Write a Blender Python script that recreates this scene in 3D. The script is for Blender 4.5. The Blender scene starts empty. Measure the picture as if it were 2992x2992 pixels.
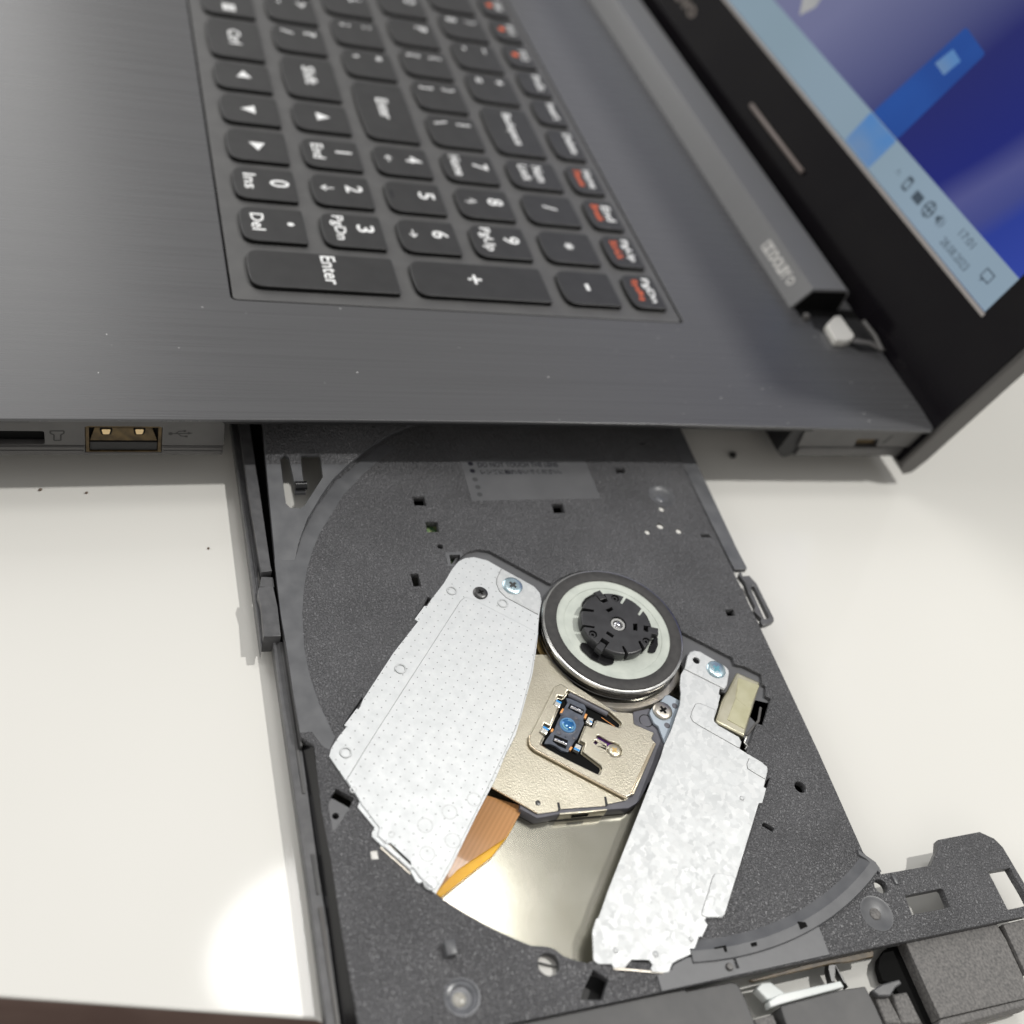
import bpy, bmesh, math, random
from mathutils import Vector, Matrix
random.seed(4)
sc = bpy.context.scene
COL = sc.collection
MM = 0.001                      # every length below is in millimetres; the scene is in metres

# ------------------------------------------------------------------ camera
CAM_POS = (105.974, -95.186, 159.810)
CAM_R = ((0.2537575, 0.93115847, 0.26182251), (0.75161866, -0.01944498, -0.65931121), (-0.60883209, 0.36409585, -0.7048104))
cam = bpy.data.cameras.new('camera')
cam.sensor_width = 6.744
cam.lens = 6.744 * 3105.63 / 2992.0
cam.clip_start = 0.01
cam.clip_end = 50.0
cam.dof.use_dof = True
cam.dof.focus_distance = 0.196
cam.dof.aperture_fstop = 2.4
cam_ob = bpy.data.objects.new('camera', cam)
COL.objects.link(cam_ob)
rx, ry, rz = CAM_R
cam_ob.matrix_world = Matrix(((rx[0], -ry[0], -rz[0], CAM_POS[0]*MM), (rx[1], -ry[1], -rz[1], CAM_POS[1]*MM),
                              (rx[2], -ry[2], -rz[2], CAM_POS[2]*MM), (0, 0, 0, 1)))
sc.camera = cam_ob

# ------------------------------------------------------------------ room light
world = bpy.data.worlds.new('World')
sc.world = world
world.use_nodes = True
wb = world.node_tree.nodes['Background']
wb.inputs['Color'].default_value = (1.0, 0.985, 0.96, 1)
wb.inputs['Strength'].default_value = 0.36

def lamp(name, pos, target, size, power, color, shape='DISK', size_y=None, spread=180):
    d = bpy.data.lights.new(name, 'AREA')
    d.shape = shape
    d.size = size
    if size_y: d.size_y = size_y
    d.energy = power
    d.color = color
    d.spread = math.radians(spread)
    o = bpy.data.objects.new(name, d)
    COL.objects.link(o)
    o.location = pos
    o.rotation_euler = (Vector(target) - Vector(pos)).to_track_quat('-Z', 'Y').to_euler()
    return o
# a small ceiling spot behind the lid, a round lamp over the keyboard side, a broad light at the left, and two added fills
lamp('ceiling_spot_light', (0.015, 0.73, 1.40), (0.0, 0.0, 0), 0.055, 13.0, (1.0, 0.98, 0.94))
rl = lamp('round_lamp_light', (-0.225, 0.115, 0.80), (0.05, -0.04, 0), 0.17, 0.95, (1.0, 0.98, 0.95), 'ELLIPSE', 0.26)
zz = (Vector(rl.location) - Vector((0.05, -0.04, 0))).normalized()
xx = (Vector((1, 0, 0)) - zz*zz.x).normalized()
rl.rotation_euler = Matrix((xx, zz.cross(xx), zz)).transposed().to_euler()     # its long side along the laptop's depth
lamp('window_light', (-2.0, -0.8, 1.35), (-0.1, 0, 0), 1.5, 18.5, (1.0, 0.99, 0.97), 'RECTANGLE', 1.3)
lamp('hinge_fill_light', (-0.4, -2.0, 1.1), (-0.1, 0, 0), 1.0, 9.0, (1.0, 0.99, 0.97), 'RECTANGLE', 0.8)  # added fill from the front, brightens the hinge cover's face
lamp('side_fill_light', (1.7, -0.9, 1.3), (-0.05, 0, 0), 1.2, 4.0, (1.0, 0.90, 0.80), 'RECTANGLE', 1.0)  # added warm fill, lifts the shade under the deck edge

sc.view_settings.view_transform = 'Standard'
sc.view_settings.look = 'None'
sc.view_settings.gamma = 1.0
sc.view_settings.exposure = 0.0
sc.cycles.max_bounces = 8

# ------------------------------------------------------------------ outlines in millimetres (x to the right of the laptop, y towards its hinge)
D = {
'floor_out':[(-62,-61.9),(-51.13,-62.49),(-20.72,-63.86),(-8.32,-64.28),(-1.76,-64.13),(7.35,-64.16),(16.77,-63.94),(18.65,-62.07),(30.35,-62.44),(38.91,-62.2),(50.52,-62.3),(67.3,-62),(67.3,64.6),(61.62,64.07),(54.59,63.86),(52.73,63.02),(51.01,60.54),(51.2,50.3),(53.07,48.97),(55.58,45.8),(55.58,41.01),(55.54,34.54),(53.46,34.5),(52.39,33.6),(51.15,33.07),(31,33.85),(0,34.3),(-30,34.4),(-62,34.6)],
'slot_panel':[(-45.83,-60.26),(-46.71,-59.16),(-45.83,-58.4),(-40.59,-58.14),(-37.06,-58.13),(-37.03,-56.02),(-40.93,-56.25),(-46.19,-55.99),(-46.6,-55.71),(-46.6,-52.21),(-45.82,-51.96),(-40.78,-52.16),(-33.56,-56.87),(-33.13,-57.76),(-33.28,-59.55),(-34.32,-60.32)],
'corner_panel':[(-62,-62.4),(-48.39,-63.06),(-20.96,-63.84),(-21.19,-60.13),(-25.36,-58.82),(-30.64,-56.53),(-36.45,-52.96),(-39.98,-50.47),(-43.23,-47.38),(-45.81,-44.61),(-49.23,-40.75),(-52.36,-36.21),(-54.37,-32.39),(-62,-14)],
'smooth_left':[(-21.76,-63.85),(-21.17,-60.12),(-27.17,-57.98),(-33.72,-54.57),(-41.37,-49.1),(-46.6,-43.47),(-52.08,-37.87),(-51.66,-34.17),(-48.25,-37.95),(-43.72,-42.74),(-37.42,-48.25),(-27.77,-54.29),(-23.53,-56.27),(-19.07,-57.98),(-13.86,-59.38),(-8.53,-60.35),(-1.29,-61.01),(4.81,-60.86),(10.74,-60.03),(17.59,-58.31),(19.76,-59.72),(18.73,-60.82),(16.06,-62.06),(16.05,-64.02),(7.35,-64.16),(-1.76,-64.13),(-8.32,-64.28),(-20.95,-63.95)],
'h_sq':[(-36.94,-33.66),(-36.89,-31.05),(-34.31,-31.14),(-34.45,-33.71)],
'h_pcb':[(-29.94,-32.31),(-29.87,-29.74),(-27.11,-29.89),(-27.13,-32.52)],
'h_pcb2':[(-21,-29.22),(-20.9,-26.99),(-19.55,-27.22),(-18.34,-28.49),(-18.67,-29.4)],
'h_tall':[(-16.74,-38.18),(-16.66,-36.55),(-13.54,-36.6),(-13.53,-38.2)],
'h_sq5':[(-34.23,-2.81),(-34.27,-0.18),(-31.49,-0.36),(-31.51,-3.04)],
'h_sq6':[(-44.9,16.3),(-44.89,18.72),(-43.21,18.48),(-43.23,16.17)],
'h_sq7':[(-53.41,25.39),(-53.42,27.31),(-52.52,27.12),(-52.52,25.54)],
'h_sq8':[(-24.36,30.45),(-24.28,32.84),(-23.34,32.9),(-23.43,30.56)],
'h_sq9':[(-3.64,27.86),(-3.6,29.88),(-1.91,29.71),(-1.99,27.69)],
'h_slotO':[(43.19,15.05),(43.01,15.79),(44.3,17.18),(45.03,16.58),(43.59,15.01)],
'h_cornO':[(34.82,20.78),(34.87,20.26),(36.1,18.93),(36.71,19.17)],
'h_notch1':[(-10.91,-35.78),(-10.16,-35.06),(-8.5,-36.43),(-5.08,-38.99),(-5.81,-39.7),(-8.86,-37.2)],
'h_notch2':[(10.17,-52.44),(10.98,-52.18),(12.5,-53.19),(16.04,-55.87),(15.43,-56.65),(12.01,-54.01)],
'h_diam':[(26.85,-59.55),(28.91,-56.9),(30.57,-58.04),(28.28,-60.81)],
'h_peghole':[(38.11,-55.85),(38.27,-54.73),(39.69,-54.72),(39.56,-55.93)],
'h_pocket':[(62.11,-24.76),(63.93,-22.69),(66.68,-24.67),(66.04,-28.21),(64.98,-27.55)],
'h_sqW':[(59.92,37.28),(59.84,45.53),(60.23,45.84),(63.22,45.47),(63.37,42.86),(63.3,36.87)],
'h_rectW':[(58.46,57.57),(58.52,62.76),(63.21,62.92),(65.51,62.83),(65.66,59.46),(65.66,57.27)],
'c_dot':[(-23.27,-30.6),(0.65,0)],
'c_c1':[(-32.03,23.63),(0.68,0)],
'c_c2':[(-25.43,17.55),(0.65,0)],
'c_c3':[(-27.1,21.37),(0.84,0)],
'c_c4':[(-25.42,25.43),(0.71,0)],
'c_c5':[(37.31,26.32),(1.15,0)],
'c_c6':[(60.09,-31.65),(1.75,0)],
'c_c7':[(57.59,33.35),(1.31,0)],
'c_dia':[(31.62,-60.4),(0.57,0)],
'c_poc':[(65.38,-26.66),(0.65,0)],
'boss1':[(-36.04,25.18),(3.02,0)],
'boss2':[(62.36,-46.28),(2.61,0)],
'boss3':[(61.96,29.9),(2.95,0)],
'boss1i':[(-35.51,24.61),(1.14,0)],
'boss2i':[(62.49,-46.6),(1.09,0)],
'boss3i':[(61.94,29.77),(1.08,0)],
'diamond_patch':[(29.59,-61.31),(28.43,-60.6),(30.58,-57.92),(34.1,-60.89),(33.89,-61.25)],
'pcb2_frame':[(-21.69,-29.96),(-21.63,-26.73),(-21.16,-26.18),(-18.06,-28.71),(-18.12,-30.03)],
'opening':[(-14.82,-31.26),(-18.31,-28.66),(-20.35,-26.91),(-21.66,-25.18),(-22.25,-22.6),(-21.63,-20.3),(-13.07,-10.13),(-12.53,-9.29),(-13.97,-6.95),(-14.97,-4.39),(-15.51,-1.69),(-15.56,1.05),(-15.14,3.77),(-14.24,6.37),(-12.9,8.77),(-11.16,10.9),(-9.08,12.69),(-6.71,14.08),(-4.14,15.04),(-1.43,15.53),(1.31,15.54),(1.34,15.82),(8.22,24.48),(9.81,24.3),(9.97,24.85),(10.41,26.23),(12.69,29.29),(14.94,28.51),(15.4,29.07),(17.57,27.94),(18.38,28.81),(23.94,24.32),(23.34,23.28),(29.13,18.22),(31.84,20.61),(32.28,20.01),(38.69,16.85),(57.27,0.89),(57.17,-2.75),(60.03,-5.43),(62.19,-7.63),(63.23,-12.53),(60.85,-23.52),(60.88,-25.04),(61.08,-25.27),(60.63,-26.33),(60.16,-27.38),(59.22,-29.01),(58.06,-30.01),(57.55,-30.94),(57.33,-31.69),(56.98,-33.2),(56.94,-33.56),(56.19,-34.82),(55.4,-36.06),(54.59,-37.28),(53.75,-38.48),(52.88,-39.66),(51.99,-40.82),(51.07,-41.96),(50.13,-43.09),(49.16,-44.19),(48.17,-45.27),(47.15,-46.32),(46.07,-47.05),(43.28,-49.47),(37.8,-53.03),(35.25,-53.96),(30.3,-55.89),(21.16,-58.91),(16.04,-55.87),(2.79,-45.4),(-7.72,-36.6)],
'left_plate':[(-17.13,-29.57),(-18.91,-27.9),(-19.77,-26.29),(-19.95,-24.26),(-18.97,-21.65),(-16.79,-19.21),(-11.9,-13.5),(-10.18,-12.7),(-8.2,-12.93),(-4.71,-14.44),(-2.22,-15.36),(0.24,-16.16),(3.83,-17.62),(8.45,-19.63),(12.6,-21.89),(16.62,-24.07),(20.89,-26.53),(24.67,-29.57),(28.83,-32.44),(31.89,-34.96),(34.24,-36.89),(42.9,-43.6),(46.74,-47.04),(44.52,-48.65),(44.66,-49.25),(44.2,-49.73),(42.75,-50.13),(40.52,-51.76),(37.97,-53.82),(35.96,-55.3),(35.26,-55.13),(34.55,-54.59),(30.74,-56.72),(29.68,-56.2),(21.1,-59.9),(19.57,-59.31),(17.49,-57.64),(15.9,-56.14),(15.55,-56.49),(12.51,-53.84),(12.68,-53.47),(10.78,-52.37),(1.73,-45.26),(-5.02,-39.13),(-5.56,-39.69),(-8.5,-37.16),(-8.41,-36.66),(-9.86,-35.55),(-13.61,-32.16)],
'left_emboss':[(-0.52,-15.86),(-9.58,-27.36),(-9.98,-28.63),(-9.24,-29.63),(17.99,-51.64),(25.84,-57.8),(29.15,-56.46),(30.59,-56),(34.7,-53.92),(36.09,-54.4),(38.1,-52.92),(42.48,-49.61),(43.72,-49.06),(46.09,-47.13),(42.4,-43.73),(33.96,-37.08),(30.04,-34.06),(23.03,-28.69),(17.7,-24.87),(12.58,-22.14),(8.43,-19.9),(3.81,-17.89)],
'left_corner':[(-16.62,-19.25),(-14.32,-20.8),(-13.01,-21.26),(-11.17,-21.12),(-9.47,-20.17),(-4.92,-14.6),(-8.21,-13.13),(-10.06,-12.93),(-11.74,-13.66)],
'left_dimples':[(-11.74,-30.95,0.89),(-8.07,-21.24,0.91),(5.16,-44.56,0.93),(20.76,-57.1,0.9),(27.69,-56.92,0.49),(36.16,-52.13,0.48),(33.66,-41.8,1.25),(35.41,-46.37,1.23),(38.62,-42.38,1.25),(40.21,-47.03,1.23),(44.93,-47.46,1.05),(32.02,-37.1,1.18)],
'left_slot':[(37.97,-53.82),(37.46,-53.22),(37.4,-52.44),(41.04,-49.78),(41.97,-49.85),(42.42,-50.29)],
'blue_screw':[(-12.16,-18.11),(2.08,0)],
'dark_rivet':[(-10.82,-25.21),(1.48,0)],
'right_plate':[(11.3,11.05),(9.97,12.39),(7.18,14.23),(6.3,15.19),(6.08,16.41),(6.38,17.42),(10.35,21.7),(11.23,22.04),(12.04,21.79),(14.79,20.06),(15.52,19.04),(15.14,18.29),(16.39,17.54),(16.81,17.7),(18.41,16.57),(18.88,16.33),(21.62,14.2),(22.19,14.05),(23.11,14.54),(25.97,17.81),(27.03,17.92),(28.43,16.9),(29.6,18.13),(31.74,20.48),(33,20.96),(33.35,20.8),(33.59,20.69),(35.32,19.34),(36.51,18.46),(36.9,18.81),(39.48,16.76),(39.47,16),(57.65,0.84),(58.05,0.06),(57.63,-2.7),(57.96,-3.16),(58.78,-2.91),(60.47,-4.7),(60.34,-5.23),(62.71,-7.34),(63.01,-8.9),(63.28,-10.57),(63.65,-11.54),(64.73,-12.54),(64.72,-13.25),(64.19,-15.32),(63.7,-15.42),(63.2,-14.86),(62.4,-15.21),(61.85,-18.13),(62.83,-19.61),(62.56,-21.46),(61.91,-21.65),(61.55,-23.88),(60.82,-24.4),(56.51,-23.17),(54.67,-21.85),(54.55,-21.39),(50.34,-18.17),(27.96,0.23),(25.79,1.77),(23.07,4.24),(17.88,8.22),(15.41,9.4),(13.65,9.91)],
'right_tab':[(10.17,12.31),(7.28,14.18),(6.45,15.14),(6.23,16.35),(6.52,17.36),(10.45,21.62),(11.26,21.93),(12.04,21.69),(14.69,20.05),(15.35,19.07)],
'right_lip':[(19.77,15.29),(18.07,12.54),(18.11,11.54),(19.64,10.13),(20.73,9.39),(21.71,9.47),(22.57,10.28),(28.35,16.89),(27.11,17.79),(26.05,17.67),(23.19,14.4),(22.21,13.9),(21.58,14.14)],
'right_corner':[(30.6,17.95),(31.67,16.99),(32.58,16.73),(33.19,17.38),(35.04,19.38),(33.8,20.46),(32.68,20.99),(31.76,20.23)],
'right_emboss':[(50.79,1.87),(51.42,1.04),(53.1,-0.23),(56.75,-3.28),(57.21,-3.34),(57.56,-2.67),(57.96,0.1),(57.59,0.81),(52.2,5.34),(51.63,4.89),(50.79,2.71)],
'right_dimples':[(38.1,12.99,0.49),(60.06,-20.32,0.48),(61.72,-13.81,0.56),(60.51,-6.84,0.43)],
'cyan_screw':[(11.01,19.11),(2,0)],
'plate_hole':[(8.47,15.69),(0.75,0)],
'right_flange':[(62.56,-21.46),(62.63,-20.6),(64.63,-13.22),(64.75,-13.4),(62.72,-21.51)],
'gold_base':[(3.2,-17.5),(9.83,-21.13),(17.59,-25.39),(23.79,-29.71),(29.36,-32.94),(35.24,-25.84),(35.18,-22.14),(34.89,-21.76),(35.43,-13.06),(35.16,-12.76),(34.89,-8.9),(33.85,-7.04),(27.08,-1.28),(23.14,-0.7),(20.05,-2.03),(16.71,-5.32),(10.75,-11.14),(5.45,-13.95),(3.43,-14.68)],
'gold_raised':[(10.92,-15.49),(15.94,-19.47),(20.63,-23.34),(21.77,-23.79),(22.74,-23.7),(23.55,-23.16),(34.68,-8.99),(34.33,-7.7),(34.2,-7.12),(25.05,0.72),(24.63,0.59),(23.87,0.2),(22.74,1.19),(20.44,-2.22),(18.1,-1.59),(17.54,-4.76),(17.07,-6.04),(11.73,-13.01),(10.45,-14.15)],
'aperture':[(13.16,-14.2),(12.07,-13.22),(17.33,-6.36),(19.76,-4.72),(20.24,-4.75),(20.86,-5.35),(20.86,-5.7),(18.84,-9.46),(20.38,-10.78),(19.72,-11.9),(22.68,-14.06),(23.3,-13.24),(24.92,-14.27),(28.08,-11.65),(28.65,-11.62),(29.62,-12.45),(29.57,-12.89),(26.13,-17.63),(23.27,-21.18),(22.56,-21.88),(21.02,-20.65),(20.3,-21.36),(18.46,-19.92),(19.21,-18.97),(15.49,-16.13),(14.8,-16.9),(12.97,-15.54),(13.37,-14.67)],
'gold_screw':[(25.23,-7.93),(1.39,0)],
'keyhole_a':[(22.13,-10.47),(22.06,-10.08),(23.54,-8.44),(23.81,-7.55),(24.36,-6.82),(25.45,-6.51),(26.43,-7.08),(26.75,-7.89),(26.51,-8.95),(25.46,-9.51),(24.78,-9.39),(23.89,-8.97),(22.47,-10.67)],
'keyhole_b':[(23.37,-11.49),(23,-11.14),(23.15,-10.9),(23.57,-10.81),(24.66,-9.4),(24.98,-9.63),(23.81,-11.24)],
'actuator':[(13.43,-13.95),(13.7,-13.1),(15.24,-10.67),(16.23,-10.58),(17.15,-11.17),(18.52,-11.97),(19.12,-11.99),(22.06,-14.37),(22.47,-14.96),(22.99,-15.46),(24.56,-16.97),(24.08,-18.16),(23.31,-18.82),(22.92,-19.26),(22.62,-19.83),(22.38,-20.98),(21.84,-20.6),(20.38,-19.05),(19.98,-18.37),(18,-16.97),(17.12,-16.13),(15.54,-14.95),(14.54,-13.95)],
'pole_a':[(14.77,-13.47),(16.35,-11.18),(17.5,-11.9),(16.78,-12.95),(15.67,-14.28)],
'pole_b':[(20.84,-18.55),(22.26,-16.28),(23.89,-17.24),(23.19,-18.37),(22.16,-19.28)],
'lens':[(19.23,-15.41),(1.66,0)],
'magnet0':[(13.87,-16.11),(14.51,-15.27),(15.65,-16.08),(14.89,-16.94)],
'magnet1':[(18.99,-20.21),(19.79,-19.38),(20.8,-20.3),(20.11,-21.26)],
'magnet2':[(18.11,-10.98),(18.68,-10.06),(19.85,-10.97),(19.1,-11.83)],
'magnet3':[(23.23,-15.1),(23.86,-14.17),(24.97,-15.09),(24.29,-15.95)],
'coil0':[(15.57,-15.34),(15.84,-15.08),(16.73,-15.81),(16.46,-16.13)],
'coil1':[(19.44,-18.52),(19.81,-18.32),(20.34,-18.84),(20.07,-19.16)],
'coil2':[(17.15,-11.15),(17.37,-10.76),(18.27,-11.4),(17.99,-11.77)],
'coil3':[(23.49,-16.16),(23.71,-15.78),(24.39,-16.39),(24.12,-16.75)],
'body':[(33.77,-28.74),(35.89,-26.1),(35.68,-22.27),(36.06,-12.1),(36.29,-8.83),(35.38,-6.38),(33.36,-4.35),(26.33,1.84),(23.68,2.18),(21.82,1.76),(19.73,-0.63),(11.67,-11.3),(10.98,-18.54)],
'fold_tab':[(34.99,-21.79),(35.48,-13.12),(35.72,-13.16),(35.23,-21.76)],
'rivetdot':[(33.27,-25.3),(0.52,0)],
'fold_r':[(34.33,-7.7),(25.04,0.66),(24.81,0.18),(34.07,-8.13)],
'bracket':[(15.98,5.31),(14.91,6.65),(14.85,7.5),(16.37,9.36),(17.3,9.11),(25.33,2.66),(23.14,2.66),(21.43,2.69),(20.62,2.04),(18.46,1.88),(17.75,2.35),(16.75,3.51)],
'steel_screw':[(18.29,4.67),(1.95,0)],
'br_dot1':[(17.41,7.78),(0.66,0)],
'br_dot2':[(21.38,4.54),(0.66,0)],
'arm':[(17.4,-0.92),(17.3,-0.2),(17,2.65),(19.3,2.82),(21.4,3.05),(24.23,2.87),(26.2,3.46),(32.17,-1.3),(31.91,-3.39),(28.96,-1.18),(23.7,1.15),(22.25,1.36),(19.99,-1.64),(18.83,-1.67)],
'arm_ring':[(19.57,0.95),(1.3,0)],
'gear':[(11.38,24.32),(14.18,28.49),(15.36,27.72),(25.03,20.09),(25.74,19.56),(22.34,14.93),(21.72,14.6),(17.68,17.74)],
'gear_top':[(12.84,23.88),(15.07,27.75),(19.96,23.32),(19.06,22.3),(17.53,21.16)],
'gear_top2':[(17.43,21.1),(18.87,22.39),(19.81,23.8),(24.18,20.17),(21.83,17.33)],
'wire':[(19.74,26.14),(22.56,24.3),(23.93,22.35),(25.36,20.28)],
'wire2':[(25.47,20.43),(26.69,19.28),(27.5,19.7),(28.16,18.81)],
'brass':[(21.48,25.27),(21.18,26.23),(22.15,25.98),(22.86,25.13),(22.4,24.53)],
'ribbon':[(30.71,-34),(29.29,-30.89),(33.26,-28.13),(35.39,-29.8),(38.14,-32.28)],
'ribbon_top':[(29.41,-33.13),(33.86,-28.46),(38.26,-32.12),(42.92,-42.43),(46.22,-46.96),(42.02,-43.67)],
'ribbon_edge':[(35.3,-29.41),(37.93,-31.8),(40.93,-35.37),(46.35,-45.41),(45.75,-46.34),(43.13,-43.5),(42.21,-41.6),(38.32,-32.67)],
'sheet_edge_r':[(49.33,-16.51),(53.59,-20.31),(58.7,-23.85),(60.04,-24.15)],
'flange':[(-62,34.7),(-20.61,35.05),(-14.35,35.22),(-14.32,38.26),(-14.59,38.53),(-20.48,38.42),(-62,39.4)],
'latch':[(-13,35.8),(-14.19,36.8),(-12.65,36.65),(-12.67,38.3),(-10.4,39.18),(-1,39.19),(-0.28,38.81),(0.42,36.9),(0.55,35.6),(-0.33,35.47),(-1.21,36.07),(-3.13,35.18),(-4.39,36.03),(-8.02,35.99),(-10.9,36.4)],
'latch_hole':[(-9.11,37.12),(-9.76,37.7),(-9.73,38.14),(-8.85,38.28),(-1.53,38.22),(-1.04,37.77),(-1.07,36.8),(-2.46,36.83)],
'rail_top':[(-51.17,-66.83),(-51.17,-64.68),(-48.53,-64.67),(-20.6,-64.89),(-19.13,-64.67),(-18.87,-66.61),(-21.73,-66.59),(-20.68,-66.66),(-39.71,-66.98)],
'rail_notch':[(-18.4,-66.59),(-18.14,-64.45),(-15.77,-64.43),(-16.02,-67.14)],
'rail_block':[(-15.25,-67.4),(-15.28,-64.82),(-10.48,-64.56),(-4.05,-64.76),(-4.14,-67.79),(-11.15,-67.52),(-13.84,-67.84)],
'rail_outer':[(-53.12,-68.06),(-53.13,-66.33),(-41.53,-66.62),(-22.26,-66.3),(-23.34,-66.53),(-18.72,-66.73),(-15.49,-67.47),(-12.27,-67.19),(-5.65,-67.41),(-2.31,-68.19),(-9.92,-68.15),(-26.57,-68.1),(-41.74,-67.79),(-49.05,-68.01)],
'runner':[(-2.21,-66.05),(-4.12,-65.45),(-3.99,-63.75),(15.32,-63.43),(18.43,-63.31),(14.92,-63.1),(26.05,-63.81),(36.46,-63.73),(41.89,-63.76),(48.56,-63.77),(62.07,-63.97),(61.74,-65.74),(41.35,-65.65),(33.54,-65.58),(19.75,-65.59),(11.55,-65.63),(18.09,-66.29),(5.54,-65.85)],
'lip':[(-2.91,-64.06),(-2.89,-63.78),(6.74,-63.87),(16.23,-63.65),(19.31,-63.53),(19.27,-63.88),(13.48,-64.28),(6.05,-64.24)],
'front_strip':[(65.2,-15.21),(64.44,-12.06),(63.75,-11.22),(63.47,-9.94),(63.11,-8.63),(63.41,-3.83),(63.48,-1.46),(63.62,1.92),(63.48,5.26),(63.32,8.47),(62.32,13.2),(61.57,16.38),(62.47,17.44),(67.04,17.14),(67.1,12),(67.29,-14.79),(64.71,-14.65),(64.78,-13.11)],
'strip_slot':[(64.54,-0.72),(64.55,-0.18),(66.2,-0.16),(66.2,-0.76)],
'strip_peg':[(65.6,-2.49),(65.14,-1.69),(65.79,-1.38),(66.26,-1.59),(66.22,-2.27)],
'ell':[(62.51,-3.4),(62.49,-1.22),(63.5,-1.38),(63.47,-1.81),(62.75,-1.74),(62.72,-3.39)],
'blk1':[(62.92,3.35),(62.89,4.46),(63.5,4.36),(63.51,3.35)],
'blk2':[(61,13.59),(61.33,14.93),(62.07,15.05),(62.29,13.52)],
'bezel_left':[(67.38,-41.09),(67.38,-13.32),(67.45,-10.2),(67.73,-10.31),(67.81,-2.14),(68.11,-1.18),(68.77,-0.78),(72.1,-0.51),(73.8,-0.5),(77.17,-0.69),(84,24),(84,-40)],
'bezel_mid':[(72.67,5.5),(72.55,6.68),(72.24,18.04),(72.51,22.44),(75.97,22.69),(80.38,22.68),(77.1,5.35),(74.35,5.29)],
'bezel_mid2':[(73.52,0.33),(73.52,2.52),(73.46,3.96),(74.95,4.05),(76.77,4.37),(76.01,0.36)],
'lever':[(71.49,3.99),(70.85,6.03),(70.82,7.69),(70.85,18.44),(71.92,18.62),(72.28,6.97),(72.33,5.72),(72.48,3.82)],
'lever_arm':[(69.12,3.07),(68.42,4.41),(68.55,6.1),(70.78,8.13),(71.34,6.1),(71.09,4.28)],
'spring':[(67.27,18.54),(67.33,19.39),(68.6,19.58),(71.83,20.01),(70.86,19.45),(68.37,19.27),(70.6,17.97),(70.48,17.28),(68.46,17.74)],
'rough_panel':[(66.93,34.17),(66.78,50.66),(67.27,54.82),(70.04,55.05),(76.69,54.44),(79.92,53.4),(79.76,33.79)],
'panel_ledge':[(79.94,33.43),(80.04,53.79),(81.18,53.14),(81.48,37.05),(81.3,31.87)],
'far_panel':[(67.57,55.69),(67.47,60.79),(72.85,60.22),(76.34,54.92)],
'void_r':[(66.78,31.98),(66.8,34.33),(79.76,34.15),(79.87,32.23),(79.73,30.74),(74.54,30.39),(72.51,29.84),(71.67,28.21),(69.62,28.52),(68.23,29.51)],
'clip':[(73.41,22.93),(72.84,25.49),(72.72,29.06),(73.45,29.3),(73.85,27.69),(74.91,26.02),(74.51,23.84)],
'pillar_a':[(73.38,23.9),(74.81,26.55),(79.21,26.88),(78.6,23.64)],
'pillar_b':[(74.4,27.31),(74.56,30.47),(79.91,30.63),(79.18,26.73)],
'brown_strip':[(67.8,2.07),(67.51,9.2),(67.22,13.56),(67.29,19.12),(67.26,27.38),(68.24,26.81),(68.26,21.66),(67.94,18.77),(68.02,13.15),(68.12,6.82),(68.16,2.71)],
'label':[(-47.71,-20.66),(-48.08,9.57),(-35.5,9.5),(-35.48,-20.84)],
'label_dots':[(-46.29,-18.56),(-44.13,-18.6),(-41.57,-18.64),(-39.33,-18.57),(-37.18,-18.66)],
'label_txt':[(-45.74,-16.98),(-45.96,2.26),(-43.57,-16.79),(-43.78,2.46),(-41.48,-16.78),(-41.6,-6.69)],
'usb':[(-96.76,9.8),(-83.24,9.98),(-83.04,3.03),(-96.89,3.02)],
'usb_tongue':[(-95.37,9.17),(-84.91,9.3),(-83.51,7.47),(-83.57,5.61),(-96.51,5.54),(-96.48,7.36)],
'usb_c1':[(-94.01,8.69),(-92.33,8.71),(-92.62,7.39),(-93.76,7.38)],
'usb_c2':[(-88.03,8.76),(-86.4,8.78),(-86.67,7.45),(-87.79,7.44)],
'usb_lip':[(-95.26,9.59),(-84.96,9.73),(-84.95,9.2),(-95.26,9.07)],
'card':[(-111.47,8.49),(-104.12,8.58),(-103.79,7.94),(-103.92,5),(-111.72,4.96)],
'seam':[(-109.02,11.52),(-109.44,4.81),(-109.47,4.38),(-109.54,3.33),(-109.59,2.5),(-72,11.97),(-71.52,4.98),(-71.42,3.4),(-71.18,10.31)],
'trident':[(-81.71,8.16),(-77.82,8.37),(-80.13,8.68),(-79.01,9.13),(-80.11,8.01),(-78.58,7.28)],
'cardicon':[(-102.85,8.75),(-100.52,8.78),(-100.54,8.13),(-101.08,7.8),(-101.14,6.27),(-102.31,6.26),(-102.25,7.79),(-102.87,8.11)],
'wall_r':[(64.03,11.21),(100.82,11.67),(98.3,5.23),(65.04,5.1)],
'low_r':[(66.1,3.73),(97.65,2.03),(100.28,2.22),(103.89,10.19)],
'lock':[(81.16,8.1),(87.99,7.78),(88.59,5.12),(82.09,5.47)],
'lockmark':[(90.12,6.65),(89.54,9.67)],
'taskbar':[(-225,28.59),(-207.14,37.57)],
'tb2':[(-60.98,27.13),(-62.02,37.2)],
'blueband':[(-140.57,36.34),(-130.15,67.87),(-119.39,67.16),(-122.43,37.11),(-124.38,29),(-137.76,28.21)],
'icons':[(-114.82,32.32),(-109.36,32.22),(-103.13,31.87),(-97.46,32.11),(-91.94,32.34)],
'clock':[(-84.11,34.39),(-78.23,34.56)],
'date':[(-86.73,29.95),(-74.78,29.74)],
'notif':[(-70.37,33.41),(-66.73,33.89),(-66.69,30.91),(-69.97,30.7)],
'pad':[(-183.73,11.79),(-143.2,12.53)],
'pad2':[(-183.81,12.02),(-144.05,12.3)],
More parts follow.
